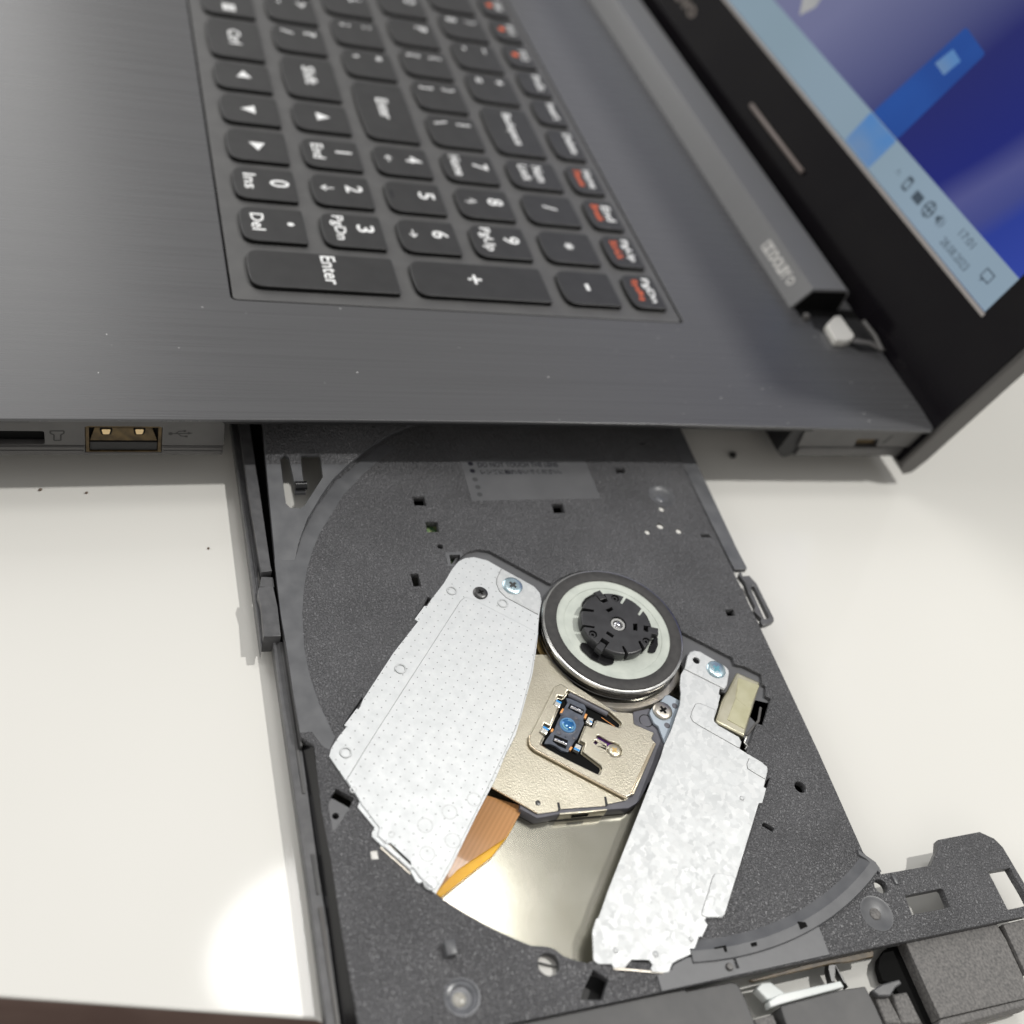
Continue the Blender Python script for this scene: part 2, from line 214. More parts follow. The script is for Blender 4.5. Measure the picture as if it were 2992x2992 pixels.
'trim':[(-230.2,25.97),(-90.73,26.91)],
'trimb':[(-108.45,25.4),(-60.65,25.67),(-60.37,27.33)],
'logo':[(-249.94,15.22),(-237.78,15.57),(-236.94,19.31)],
'beam':[(-98.39,36.96),(-89.63,58.72),(-80.91,52.71),(-85.42,39.12)],
'bump':[(-83.06,87.24),(-86.8,91.78),(-87.27,94.01),(-78.9,94.13),(-77.28,92.51),(-76.37,89.83),(-76.5,86.78)],
'strap':[(-84.14,99.17),(-84.26,100.73),(-72.57,100.2),(-72.47,98.43)],
'film':[(-78.14,93.35),(-77.3,94.59),(-75.55,100.98),(-74.08,101.86),(-74.78,98.07),(-76.25,92.07)],
'hole_bar':[(-92.27,81.43),(-92.92,89.58),(-89.65,88.62),(-87.28,90.82),(-90.51,100.03),(-99.14,105.02)],
'deckback':[(-75.71,103.73),(-60.34,101.99),(-45.31,100.55)],
'dolby':[(-112.83,81.21,16.5),(-97.72,81.5,16.5),(-116.55,85.98,16.5),(-99.79,85.95,16.5)],
'table_edge':[(48.89,-108.9),(54.22,-88.01),(59.96,-65.86)],
'crumbs':[(-54.63,55.13),(-45.73,-105.21),(-44.78,-96.91),(-29.8,-74.99)],
'hs1':[(-4.08,-6.21),(-3.47,-3.8),(-2.93,-3.98),(-3.38,-6.78)],
'hs2':[(1.24,-8.78),(-0.14,-7.37),(0.47,-4.99),(0.91,-5.2),(0.46,-7.34),(1.57,-8.55)],
'hs3':[(-6.8,4.29),(-6.31,4.6),(-4.43,2.72),(-4.85,2.39)],
'hs4':[(-3.55,7.09),(-3.06,7.45),(-1.4,5.58),(-1.82,5.25)],
'hs5':[(5.38,-0.41),(7.14,-0.06),(8.31,-0.07),(8.25,-0.74),(5.53,-0.86)],
'hs6':[(4.43,3.55),(6.72,3.95),(7.72,3.32),(7.09,3.15),(4.7,3.01)],
'hh1':[(-3.31,-1.4),(-3.92,0.23),(-3.19,0.39),(-2.63,-0.93)],
'hh2':[(0.4,3.41),(0.47,4.41),(2.16,3.83),(1.97,2.92)],
'hh3':[(1.75,-2.66),(2.91,-1.56),(3.42,-2.2),(2.28,-3.19)],
'ch1':[(-6.8,-2.34),(-7.07,-0.23),(-5.33,-0.05),(-4.9,-1.56)],
'ch2':[(1,5.58),(1.42,7.82),(3.11,7.17),(2.32,5.09)],
'ch3':[(3.2,-4.31),(4.36,-3.1),(5.85,-4.64),(4.53,-5.67)],
'cl1':[(-7.74,-2.49),(-8.25,-0.9),(-6.13,-0.08),(-5.82,-1.6)],
'cl2':[(1.2,6.58),(1.87,8.61),(3.44,8.06),(2.71,6.02)],
'cl3':[(5.22,-6.35),(3.91,-4.89),(4.85,-3.96),(6.52,-5.43)],
'wells':[(-5.99,1.72),(2.2,-5.92),(4.72,4.85)],
'lobe0':[(2.61,-7.85),(3.49,-8.47),(4.43,-8.38),(6.57,-7.04),(8.26,-4.66),(8.09,-2.84),(6.62,-2.04),(3.49,-5.34)],
'lobe1':[(-5.87,-5.1),(-6.77,-4.69),(-7.9,-3.56),(-8.62,-2.01),(-9.09,-0.9),(-8.17,-1.21),(-5.58,-4.67)],
'lobe2':[(2.98,7.75),(2.56,8.99),(4.56,8.29),(6.17,7.02),(6.3,6.26),(6.04,5.4),(4.42,6.49)],
'dotlat':[(-7.91,-28.86),(0.97,1.26),(1.26,-1.09)],
'tab2':[(35.53,-21.88),(35.91,-12.98),(36.19,-12.97),(35.83,-21.89)],
'tabslot':[(35.66,-18.84),(35.75,-16.32),(36.09,-16.44),(36.02,-19.26)],
'gnotch1':[(33.63,-21.81),(33.64,-21.37),(35.02,-21.53),(35.19,-22.05)],
'gnotch2':[(33.73,-12.79),(33.75,-12.36),(35.35,-12.58),(35.48,-13.12)],
'goldfold':[(29.34,-32.78),(31.75,-29.86),(35.07,-25.98)],
'grain_zone':[(-62,-62.2),(-48.32,-62.7),(-44.17,-63.06),(-44.07,-54.87),(-44.03,-46.52),(-45.7,-44.63),(-49.07,-40.77),(-52.16,-36.24),(-54.17,-32.42),(-62,-14.4)],
'slot_floor':[(-48.27,-59.69),(-49.25,-58.56),(-48.27,-57.81),(-42.46,-57.67),(-38.56,-57.75),(-38.52,-55.61),(-42.83,-55.75),(-48.68,-55.35),(-49.13,-55.06),(-49.13,-51.5),(-48.27,-51.27),(-42.67,-51.61),(-34.71,-56.55),(-34.24,-57.46),(-34.4,-59.26),(-35.55,-60.01)]}

# ------------------------------------------------------------------ helpers
def V3(p): return Vector((p[0]*MM, p[1]*MM, p[2]*MM))

def shade(me, angle):
    big = max((p.area for p in me.polygons), default=0)
    for p in me.polygons: p.use_smooth = True
    me.set_sharp_from_angle(angle=math.radians(angle))

def finish(name, me, mat, parent=None, smooth=40):
    """link a mesh whose vertices are world metres; the object's origin goes to the middle of the mesh"""
    if len(me.vertices):
        lo = [min(v.co[i] for v in me.vertices) for i in range(3)]
        hi = [max(v.co[i] for v in me.vertices) for i in range(3)]
        mid = Vector([(a+b)/2 for a, b in zip(lo, hi)])
    else:
        mid = Vector((0, 0, 0))
    me.transform(Matrix.Translation(-mid))
    me.materials.clear()
    me.materials.append(mat)
    if smooth:
        shade(me, smooth)
    me.name = name
    o = bpy.data.objects.new(name, me)
    COL.objects.link(o)
    place(o, mid, parent)
    return o

ORG = {}
def place(o, world_loc, parent):
    ORG[o.name] = Vector(world_loc)
    if parent is not None:
        o.parent = parent
        o.location = Vector(world_loc) - ORG[parent.name]
    else:
        o.location = world_loc

def thing(name, label, cat, loc, group=None):
    o = bpy.data.objects.new(name, None)
    o.empty_display_size = 0.02
    COL.objects.link(o)
    place(o, V3(loc), None)
    o['label'] = label
    o['category'] = cat
    if group: o['group'] = group
    return o

def curve_mesh(polys, z0, z1, bevel=0.0, res=1):
    cu = bpy.data.curves.new('outline', 'CURVE')
    cu.dimensions = '2D'
    cu.fill_mode = 'BOTH'
    for pts in polys:
        s = cu.splines.new('POLY')
        s.points.add(len(pts)-1)
        s.use_cyclic_u = True
        for p, q in zip(s.points, pts):
            p.co = (q[0], q[1], 0, 1)
    h = (z1-z0)/2
    bevel = min(bevel, h*0.9)
    cu.extrude = max(h-bevel, 1e-5)
    if bevel > 0:
        cu.bevel_depth = bevel
        cu.offset = -bevel
        cu.bevel_resolution = res
    o = bpy.data.objects.new('outline', cu)
    me = o.to_mesh().copy()
    o.to_mesh_clear()
    bpy.data.objects.remove(o)
    bpy.data.curves.remove(cu)
    for v in me.vertices:
        v.co.z += (z0+z1)/2
    bm = bmesh.new()
    bm.from_mesh(me)
    bmesh.ops.remove_doubles(bm, verts=bm.verts, dist=0.001)
    bmesh.ops.recalc_face_normals(bm, faces=bm.faces)
    bm.to_mesh(me)
    bm.free()
    return me

def rounded(pts, r, seg=4):
    """round the corners of a polygon; r may be one radius or one per corner"""
    n = len(pts)
    out = []
    for i in range(n):
        rr = r[i] if isinstance(r, (list, tuple)) else r
        p, a, b = Vector(pts[i][:2]), Vector(pts[i-1][:2]), Vector(pts[(i+1) % n][:2])
        u, w = (a-p), (b-p)
        lu, lw = u.length, w.length
        if lu < 1e-6 or lw < 1e-6 or rr <= 0:
            out.append((p.x, p.y)); continue
        u /= lu; w /= lw
        ang = u.angle(w, math.pi)
        if ang > math.pi-0.05:
            out.append((p.x, p.y)); continue
        d = min(rr/math.tan(ang/2), lu*0.45, lw*0.45)
        s, e = p+u*d, p+w*d
        for k in range(seg+1):
            t = k/seg
            q = s*(1-t)**2 + p*2*t*(1-t) + e*t*t
            out.append((q.x, q.y))
    return out

def circle(cx, cy, r, n=28, a0=0):
    return [(cx+r*math.cos(a0+2*math.pi*k/n), cy+r*math.sin(a0+2*math.pi*k/n)) for k in range(n)]

FLAT = Matrix.Identity(4)
SIDE = Matrix(((0, 0, 1, 0), (1, 0, 0, 0), (0, 1, 0, 0), (0, 0, 0, 1)))       # local (y, z, x) of a wall that faces +X
TILT = math.radians(16.7)
LIDM = Matrix(((1, 0, 0, 0), (0, math.sin(TILT), -math.cos(TILT), 101.9), (0, math.cos(TILT), math.sin(TILT), 12.6), (0, 0, 0, 1)))  # local (x, up the lid, off the lid)

def prism(name, pts, z0, z1, mat, parent=None, holes=(), bevel=0.0, res=1, frame=FLAT, warp=None, smooth=40):
    me = curve_mesh([pts]+list(holes), z0, z1, bevel, res)
    flat = [p.index for p in me.polygons if abs(p.normal.z) > 0.9995]
    if warp:
        for v in me.vertices: v.co.z += warp(v.co.x, v.co.y)
    me.transform(Matrix.Scale(MM, 4) @ frame)
    o = finish(name, me, mat, parent, smooth)
    for i in flat: o.data.polygons[i].use_smooth = False
    return o

def bm_obj(name, bm, mat, parent=None, smooth=40, frame=FLAT):
    bmesh.ops.recalc_face_normals(bm, faces=bm.faces)
    me = bpy.data.meshes.new(name)
    bm.to_mesh(me)
    bm.free()
    me.transform(Matrix.Scale(MM, 4) @ frame)
    return finish(name, me, mat, parent, smooth)

def lathe_bm(bm, prof, cx=0, cy=0, n=48, a0=0.0, a1=360.0):
    full = abs(a1-a0-360) < 1e-6
    k = n if full else n+1
    rings = []
    for i in range(k):
        a = math.radians(a0+(a1-a0)*i/n)
        rings.append([bm.verts.new((cx+r*math.cos(a), cy+r*math.sin(a), z)) for r, z in prof])
    for i in range(n):
        A, B = rings[i], rings[(i+1) % k]
        for j in range(len(prof)-1):
            try: bm.faces.new((A[j], B[j], B[j+1], A[j+1]))
            except ValueError: pass
    return bm

def lathe(name, prof, mat, parent=None, cx=0, cy=0, n=48, a0=0, a1=360, smooth=35):
    bm = lathe_bm(bmesh.new(), prof, cx, cy, n, a0, a1)
    bmesh.ops.remove_doubles(bm, verts=bm.verts, dist=0.0005)
    return bm_obj(name, bm, mat, parent, smooth)

def tube_bm(bm, path, r, n=8):
    path = [Vector(p) for p in path]
    rings = []
    for i, p in enumerate(path):
        d = (path[min(i+1, len(path)-1)]-path[max(i-1, 0)]).normalized()
        u = d.orthogonal().normalized() if i == 0 else (u-d*u.dot(d)).normalized()
        w = d.cross(u)
        rings.append([bm.verts.new(p+(u*math.cos(2*math.pi*k/n)+w*math.sin(2*math.pi*k/n))*r) for k in range(n)])
    for A, B in zip(rings, rings[1:]):
        for k in range(n): bm.faces.new((A[k], A[(k+1) % n], B[(k+1) % n], B[k]))
    bm.faces.new(rings[0][::-1]); bm.faces.new(rings[-1])
    return bm

def tube(name, path, r, mat, parent=None, n=8):
    return bm_obj(name, tube_bm(bmesh.new(), path, r, n), mat, parent, 60)

def box_bm(bm, lo, hi):
    v = [bm.verts.new((x, y, z)) for x in (lo[0], hi[0]) for y in (lo[1], hi[1]) for z in (lo[2], hi[2])]
    for f in ((0, 1, 3, 2), (4, 6, 7, 5), (0, 4, 5, 1), (2, 3, 7, 6), (0, 2, 6, 4), (1, 5, 7, 3)):
        bm.faces.new([v[i] for i in f])
    return bm

def box(name, lo, hi, mat, parent=None, bevel=0.0, frame=FLAT):
    bm = box_bm(bmesh.new(), lo, hi)
    if bevel:
        bmesh.ops.bevel(bm, geom=bm.edges[:], offset=bevel, segments=2, affect='EDGES', profile=0.5)
    return bm_obj(name, bm, mat, parent, 40, frame)

def grow(pts, d):
    """offset a closed outline outwards by d (either winding)"""
    n = len(pts)
    area = sum(pts[i][0]*pts[(i+1) % n][1]-pts[(i+1) % n][0]*pts[i][1] for i in range(n))
    s = 1 if area > 0 else -1
    out = []
    for i in range(n):
        a, p, b = Vector(pts[i-1][:2]), Vector(pts[i][:2]), Vector(pts[(i+1) % n][:2])
        e1, e2 = (p-a), (b-p)
        if e1.length < 1e-6 or e2.length < 1e-6:
            out.append((p.x, p.y)); continue
        e1.normalize(); e2.normalize()
        n1, n2 = Vector((e1.y, -e1.x))*s, Vector((e2.y, -e2.x))*s
        m = n1+n2
        if m.length < 1e-3: m = n1
        m.normalize()
        q = p+m*(d/max(0.5, m.dot(n1)))
        out.append((q.x, q.y))
    return out

def cut(o, cutters):
    """carve solid outlines [(pts, z0, z1)] out of a part for good"""
    for pts, z0, z1 in cutters:
        me = curve_mesh([pts], z0, z1)
        me.transform(Matrix.Scale(MM, 4))
        c = bpy.data.objects.new('cutter', me)
        COL.objects.link(c)
        base = ORG[o.name]
        par = o.parent
        md = o.modifiers.new('cut', 'BOOLEAN')
        md.operation = 'DIFFERENCE'; md.solver = 'EXACT'; md.object = c
        dg = bpy.context.evaluated_depsgraph_get()
        new = bpy.data.meshes.new_from_object(o.evaluated_get(dg))
        o.modifiers.clear()
        o.data = new
        bpy.data.objects.remove(c)
    shade(o.data, 40)
    for p in o.data.polygons: p.use_smooth = abs(p.normal.z) < 0.9995

def text(name, s, cx, cy, z, length, height, mat, parent, frame=FLAT, thick=0.02, bold=0.0, rot=0.0):
    """flat lettering fitted into length x height around (cx, cy)"""
    cu = bpy.data.curves.new('lettering', 'FONT')
    cu.body = s
    cu.size = 1.0
    cu.offset = bold
    cu.resolution_u = 3
    o = bpy.data.objects.new('lettering', cu)
    me = o.to_mesh().copy()
    o.to_mesh_clear()
    bpy.data.objects.remove(o)
    xs = [v.co.x for v in me.vertices]; ys = [v.co.y for v in me.vertices]
    if not xs: return None
    w, h = max(xs)-min(xs), max(ys)-min(ys)
    sx = length/w if length else height/h
    sy = height/h if height else length/w
    mx, my = (max(xs)+min(xs))/2, (max(ys)+min(ys))/2
    ca, sa = math.cos(rot), math.sin(rot)
    for v in me.vertices:
        x, y = (v.co.x-mx)*sx, (v.co.y-my)*sy
        v.co = (cx+x*ca-y*sa, cy+x*sa+y*ca, z)
    me.transform(Matrix.Scale(MM, 4) @ frame)
    return finish(name, me, mat, parent, 0)

# ------------------------------------------------------------------ materials
def new_mat(name):
    m = bpy.data.materials.new(name)
    m.use_nodes = True
    return m, m.node_tree.nodes, m.node_tree.links, m.node_tree.nodes['Principled BSDF']

def plain(name, col, rough=0.5, metal=0.0, spec=0.5, coat=0.0, emit=0.0, alpha=1.0, trans=0.0):
    m, n, l, b = new_mat(name)
    b.inputs['Base Color'].default_value = (*col, 1)
    b.inputs['Roughness'].default_value = rough
    b.inputs['Metallic'].default_value = metal
    b.inputs['Specular IOR Level'].default_value = spec
    b.inputs['Coat Weight'].default_value = coat
    b.inputs['Coat Roughness'].default_value = 0.05
    b.inputs['Transmission Weight'].default_value = trans
    if emit:
        b.inputs['Emission Color'].default_value = (*col, 1)
        b.inputs['Emission Strength'].default_value = emit
    return m

def coords(n, l, scale=(1, 1, 1), rot=(0, 0, 0)):
    tc = n.new('ShaderNodeTexCoord')
    mp = n.new('ShaderNodeMapping')
    mp.inputs['Scale'].default_value = scale
    mp.inputs['Rotation'].default_value = rot
    l.new(tc.outputs['Object'], mp.inputs['Vector'])
    return mp.outputs['Vector']

def noise(n, l, vec, scale, detail=2.0, rough=0.5):
    t = n.new('ShaderNodeTexNoise')
    t.inputs['Scale'].default_value = scale
    t.inputs['Detail'].default_value = detail
    t.inputs['Roughness'].default_value = rough
    l.new(vec, t.inputs['Vector'])
    return t.outputs['Fac']

def ramp(n, l, fac, stops):
    r = n.new('ShaderNodeValToRGB')
    el = r.color_ramp.elements
    while len(el) < len(stops): el.new(0.5)
    for e, (p, c) in zip(el, stops):
        e.position = p
        e.color = (*c, 1) if isinstance(c, tuple) else (c, c, c, 1)
    l.new(fac, r.inputs['Fac'])
    return r.outputs['Color']

def bump(n, l, b, height, strength, dist):
    k = n.new('ShaderNodeBump')
    k.inputs['Strength'].default_value = strength
    k.inputs['Distance'].default_value = dist
    l.new(height, k.inputs['Height'])
    l.new(k.outputs['Normal'], b.inputs['Normal'])

def mottled(name, c0, c1, rough, scale, metal=0.0, bump_s=0.0, bump_scale=3000, dist=0.00004, detail=4, stretch=(1, 1, 1), spec=0.5, rough2=None):
    m, n, l, b = new_mat(name)
    v = coords(n, l, stretch)
    f = noise(n, l, v, scale, detail)
    l.new(ramp(n, l, f, [(0.32, c0), (0.68, c1)]), b.inputs['Base Color'])
    b.inputs['Metallic'].default_value = metal
    b.inputs['Roughness'].default_value = rough
    b.inputs['Specular IOR Level'].default_value = spec
    if rough2 is not None:
        l.new(ramp(n, l, f, [(0.3, rough), (0.7, rough2)]), b.inputs['Roughness'])
    if bump_s:
        bump(n, l, b, noise(n, l, v, bump_scale, 1.5), bump_s, dist)
    return m

def grain(name, col, rough, scale, strength, dist=0.00012, spec=0.5):
    """moulded plastic with a leathery spark-eroded grain"""
    m, n, l, b = new_mat(name)
    v = coords(n, l)
    t = n.new('ShaderNodeTexNoise')
    t.inputs['Scale'].default_value = scale
    t.inputs['Detail'].default_value = 1.2
    t.inputs['Distortion'].default_value = 0.8
    l.new(v, t.inputs['Vector'])
    h = ramp(n, l, t.outputs['Fac'], [(0.35, 0.0), (0.5, 0.5), (0.62, 1.0)])
    big = noise(n, l, v, 60, 3)
    l.new(ramp(n, l, big, [(0.3, tuple(c*0.85 for c in col)), (0.7, tuple(c*1.15 for c in col))]), b.inputs['Base Color'])
    b.inputs['Roughness'].default_value = rough
    b.inputs['Specular IOR Level'].default_value = spec
    bump(n, l, b, h, strength, dist)
    return m

M = {}
M['tray'] = grain('grained_black_plastic', (0.130, 0.131, 0.138), 0.40, 2500, 1.0, 0.00038, 0.55)
M['tray_coarse'] = grain('coarse_black_plastic', (0.130, 0.131, 0.138), 0.40, 2000, 1.0, 0.00038, 0.55)
M['smooth'] = mottled('smooth_black_plastic', (0.092, 0.095, 0.102), (0.128, 0.131, 0.138), 0.36, 260, bump_s=0.12, bump_scale=700, dist=0.00006, rough2=0.44)
M['rail'] = mottled('worn_black_plastic', (0.075, 0.076, 0.08), (0.11, 0.11, 0.115), 0.38, 500, bump_s=0.1, bump_scale=900)
M['glossblack'] = plain('glossy_black_plastic', (0.012, 0.012, 0.013), 0.16)
M['black'] = plain('matt_black_plastic', (0.010, 0.010, 0.011), 0.55)
M['void'] = plain('cavity_shade_black', (0.004, 0.004, 0.004), 0.8, spec=0.15)  # near-black colour gives holes and cavities their shade
M['pcb'] = mottled('green_circuit_board', (0.02, 0.16, 0.07), (0.45, 0.48, 0.22), 0.4, 700)
M['table'] = mottled('glossy_cream_tabletop', (0.745, 0.738, 0.70), (0.775, 0.768, 0.732), 0.07, 9, spec=0.5)
M['edgeband'] = mottled('dark_brown_table_edge', (0.20, 0.135, 0.115), (0.28, 0.20, 0.17), 0.5, 60)
M['floor'] = mottled('brown_floor', (0.05, 0.034, 0.026), (0.09, 0.062, 0.047), 0.5, 6)
M['rubber'] = mottled('dark_rubber', (0.030, 0.029, 0.029), (0.046, 0.044, 0.043), 0.62, 900, bump_s=0.15, bump_scale=5000)
M['chrome'] = mottled('turned_steel', (0.50, 0.50, 0.49), (0.62, 0.62, 0.60), 0.20, 300, metal=1.0, rough2=0.28)
M['rotor'] = mottled('nickel_dark_reflection', (0.10, 0.098, 0.095), (0.17, 0.165, 0.16), 0.18, 200, metal=0.95, rough2=0.3)  # nickel coloured dark to carry the dark reflection on its side
M['sage'] = mottled('pale_green_grey_plastic', (0.50, 0.54, 0.49), (0.60, 0.64, 0.58), 0.5, 300, bump_s=0.06, bump_scale=9000)
M['hub'] = mottled('hub_black_plastic', (0.022, 0.022, 0.024), (0.040, 0.040, 0.043), 0.36, 420, bump_s=0.1, bump_scale=900, dist=0.00005)
M['shade_line'] = plain('crease_shade_grey', (0.22, 0.22, 0.22), 0.5, 0.5)  # dark tubes draw the shade along the pressed edges
M['steel'] = mottled('brushed_steel', (0.50, 0.46, 0.40), (0.60, 0.57, 0.51), 0.3, 600, metal=1.0)
M['bluezinc'] = mottled('blue_zinc', (0.46, 0.62, 0.70), (0.60, 0.74, 0.80), 0.26, 500, metal=0.85)
M['darkmetal'] = plain('dark_steel', (0.10, 0.10, 0.10), 0.35, 0.9)
M['motorcan'] = mottled('nickel_motor_can', (0.54, 0.51, 0.36), (0.68, 0.65, 0.50), 0.3, 260, metal=0.8)
M['brassy'] = plain('brass', (0.75, 0.52, 0.22), 0.3, 1.0)
M['copper'] = mottled('copper_coil', (0.85, 0.33, 0.08), (0.95, 0.50, 0.20), 0.35, 1500, metal=0.4)
M['gold'] = None
def traced(name):
    m, n, l, b = new_mat(name)
    v = coords(n, l, (1, 1, 1), (0, 0, 0.72))
    w = n.new('ShaderNodeTexWave'); w.inputs['Scale'].default_value = 420; w.bands_direction = 'Y'
    l.new(v, w.inputs['Vector'])
    l.new(ramp(n, l, w.outputs['Fac'], [(0.35, (0.50, 0.255, 0.105)), (0.6, (0.56, 0.29, 0.12))]), b.inputs['Base Color'])
    b.inputs['Roughness'].default_value = 0.2
    b.inputs['Coat Weight'].default_value = 0.6
    bump(n, l, b, w.outputs['Fac'], 0.06, 0.00003)
    return m
M['ribbon'] = traced('amber_ribbon_cable')
M['ribbon_edge'] = mottled('golden_ribbon_edge', (0.90, 0.44, 0.0), (0.95, 0.52, 0.01), 0.35, 800)
M['actuator'] = mottled('blue_grey_moulding', (0.052, 0.060, 0.080), (0.10, 0.115, 0.15), 0.36, 800, bump_s=0.1, bump_scale=1500)
M['lensring'] = plain('lens_rim', (0.12, 0.30, 0.55), 0.12, 0.2, coat=1.0)
M['lens'] = plain('coated_lens', (0.02, 0.16, 0.42), 0.03, 0.3, coat=1.0)
M['lensglint'] = plain('painted_lens_highlight', (0.35, 0.75, 0.95), 0.08, 0.6, coat=1.0)  # painted highlight colour for the lens
M['magnet'] = plain('nickel_magnet', (0.80, 0.80, 0.76), 0.25, 0.8)
M['bluemark'] = plain('blue_marker_paint', (0.03, 0.30, 0.72), 0.35)
M['teal'] = plain('teal_thread_lock', (0.10, 0.30, 0.38), 0.4)
M['canlabel'] = mottled('olive_gold_plate', (0.50, 0.48, 0.30), (0.60, 0.58, 0.40), 0.32, 300, metal=0.5)
M['pole'] = plain('polished_pole_piece', (0.55, 0.55, 0.57), 0.14, 1.0)
M['purple'] = plain('purple_anodised', (0.10, 0.02, 0.20), 0.3, 0.6)
M['bracket'] = mottled('blue_grey_bracket', (0.33, 0.39, 0.45), (0.42, 0.48, 0.54), 0.4, 120, metal=0.35)
M['armgrey'] = mottled('slate_grey_plastic', (0.10, 0.10, 0.12), (0.135, 0.135, 0.155), 0.42, 300)
M['clear'] = mottled('translucent_white_plastic', (0.60, 0.64, 0.63), (0.72, 0.75, 0.74), 0.3, 80)
M['dish'] = mottled('pale_moulding_mark', (0.10, 0.105, 0.115), (0.17, 0.175, 0.19), 0.22, 500)
M['dishlight'] = mottled('pale_gate_mark', (0.30, 0.29, 0.25), (0.42, 0.41, 0.38), 0.3, 700)
M['dusty'] = mottled('dusty_grey_plastic', (0.085, 0.083, 0.082), (0.19, 0.182, 0.175), 0.62, 2200, bump_s=0.25, bump_scale=3000, detail=7)
M['bezelgrey'] = mottled('bezel_grey_plastic', (0.060, 0.060, 0.062), (0.085, 0.084, 0.084), 0.5, 200, bump_s=0.06, bump_scale=4000)
M['shell'] = mottled('graphite_shell_plastic', (0.066, 0.064, 0.064), (0.082, 0.080, 0.079), 0.40, 200, bump_s=0.06, bump_scale=4000)
M['key'] = mottled('soft_black_keycap', (0.024, 0.024, 0.025), (0.031, 0.031, 0.032), 0.40, 200, bump_s=0.08, bump_scale=8000)
M['kbframe'] = mottled('keyboard_surround_plastic', (0.085, 0.085, 0.086), (0.10, 0.10, 0.10), 0.45, 200, bump_s=0.05, bump_scale=5000)
M['keyside'] = plain('key_side_shade_black', (0.006, 0.006, 0.006), 0.35, spec=0.25)  # sides blackened in colour for the shade below the lit tops
M['legend'] = plain('white_key_print', (0.86, 0.87, 0.87), 0.5)
M['legend_red'] = plain('orange_key_print', (0.72, 0.13, 0.05), 0.5)
M['bezel'] = mottled('piano_black_bezel', (0.006, 0.005, 0.007), (0.010, 0.009, 0.010), 0.09, 30, spec=0.22, rough2=0.14)
M['lidgrey'] = plain('grey_lid_plastic', (0.10, 0.096, 0.093), 0.42)
M['trim'] = plain('bezel_step_glint_pale', (0.42, 0.39, 0.37), 0.4)  # pale colour for light caught on the bezel step
M['pad'] = plain('brown_rubber_pad', (0.20, 0.165, 0.15), 0.35)
M['logo'] = plain('dull_silver_print', (0.24, 0.21, 0.19), 0.3, 0.5)
M['badge'] = plain('pale_badge_print', (0.62, 0.61, 0.59), 0.45)
M['cream'] = plain('cream_hinge_plastic', (0.74, 0.73, 0.69), 0.4)
M['usbgold'] = mottled('tarnished_gold_liner', (0.05, 0.035, 0.018), (0.13, 0.09, 0.04), 0.45, 500, metal=0.6)
M['adhesive'] = mottled('dark_amber_adhesive', (0.04, 0.028, 0.015), (0.14, 0.10, 0.05), 0.4, 420)
M['contact'] = plain('gold_contact', (0.80, 0.60, 0.33), 0.35, 0.6)
M['engraved'] = plain('engraved_black', (0.012, 0.012, 0.012), 0.5)
M['faint'] = plain('faint_grey_moulded_print', (0.012, 0.012, 0.018), 0.6, spec=0.2)
M['faint2'] = plain('fainter_moulded_print', (0.050, 0.051, 0.054), 0.5)
M['labelplate'] = mottled('satin_moulded_plate', (0.105, 0.107, 0.113), (0.125, 0.127, 0.133), 0.36, 120)
M['speck'] = plain('pale_dust', (0.6, 0.6, 0.6), 0.6)
M['browncrumb'] = plain('brown_crumb', (0.16, 0.12, 0.09), 0.7)
M['crumb'] = plain('black_rubber_crumb', (0.01, 0.01, 0.01), 0.6)

def brushed(name, col, rough):
    m, n, l, b = new_mat(name)
    v = coords(n, l, (5200, 30, 60))
    f = noise(n, l, v, 1.0, 5, 0.65)
    v2 = coords(n, l, (1100, 12, 20))
    f2 = noise(n, l, v2, 1.0, 3)
    mx = n.new('ShaderNodeMath'); mx.operation = 'ADD'
    l.new(f, mx.inputs[0]); l.new(f2, mx.inputs[1])
    hf = n.new('ShaderNodeMath'); hf.operation = 'MULTIPLY'; hf.inputs[1].default_value = 0.5
    l.new(mx.outputs[0], hf.inputs[0])
    l.new(ramp(n, l, hf.outputs[0], [(0.35, tuple(c*0.94 for c in col)), (0.65, tuple(c*1.06 for c in col))]), b.inputs['Base Color'])
    l.new(ramp(n, l, hf.outputs[0], [(0.35, rough-0.03), (0.65, rough+0.04)]), b.inputs['Roughness'])
    bump(n, l, b, f, 0.05, 0.00003)
    return m
M['deck'] = brushed('brushed_dark_metal', (0.086, 0.087, 0.091), 0.28)
M['hinge'] = brushed('brushed_hinge_metal', (0.175, 0.177, 0.182), 0.38)

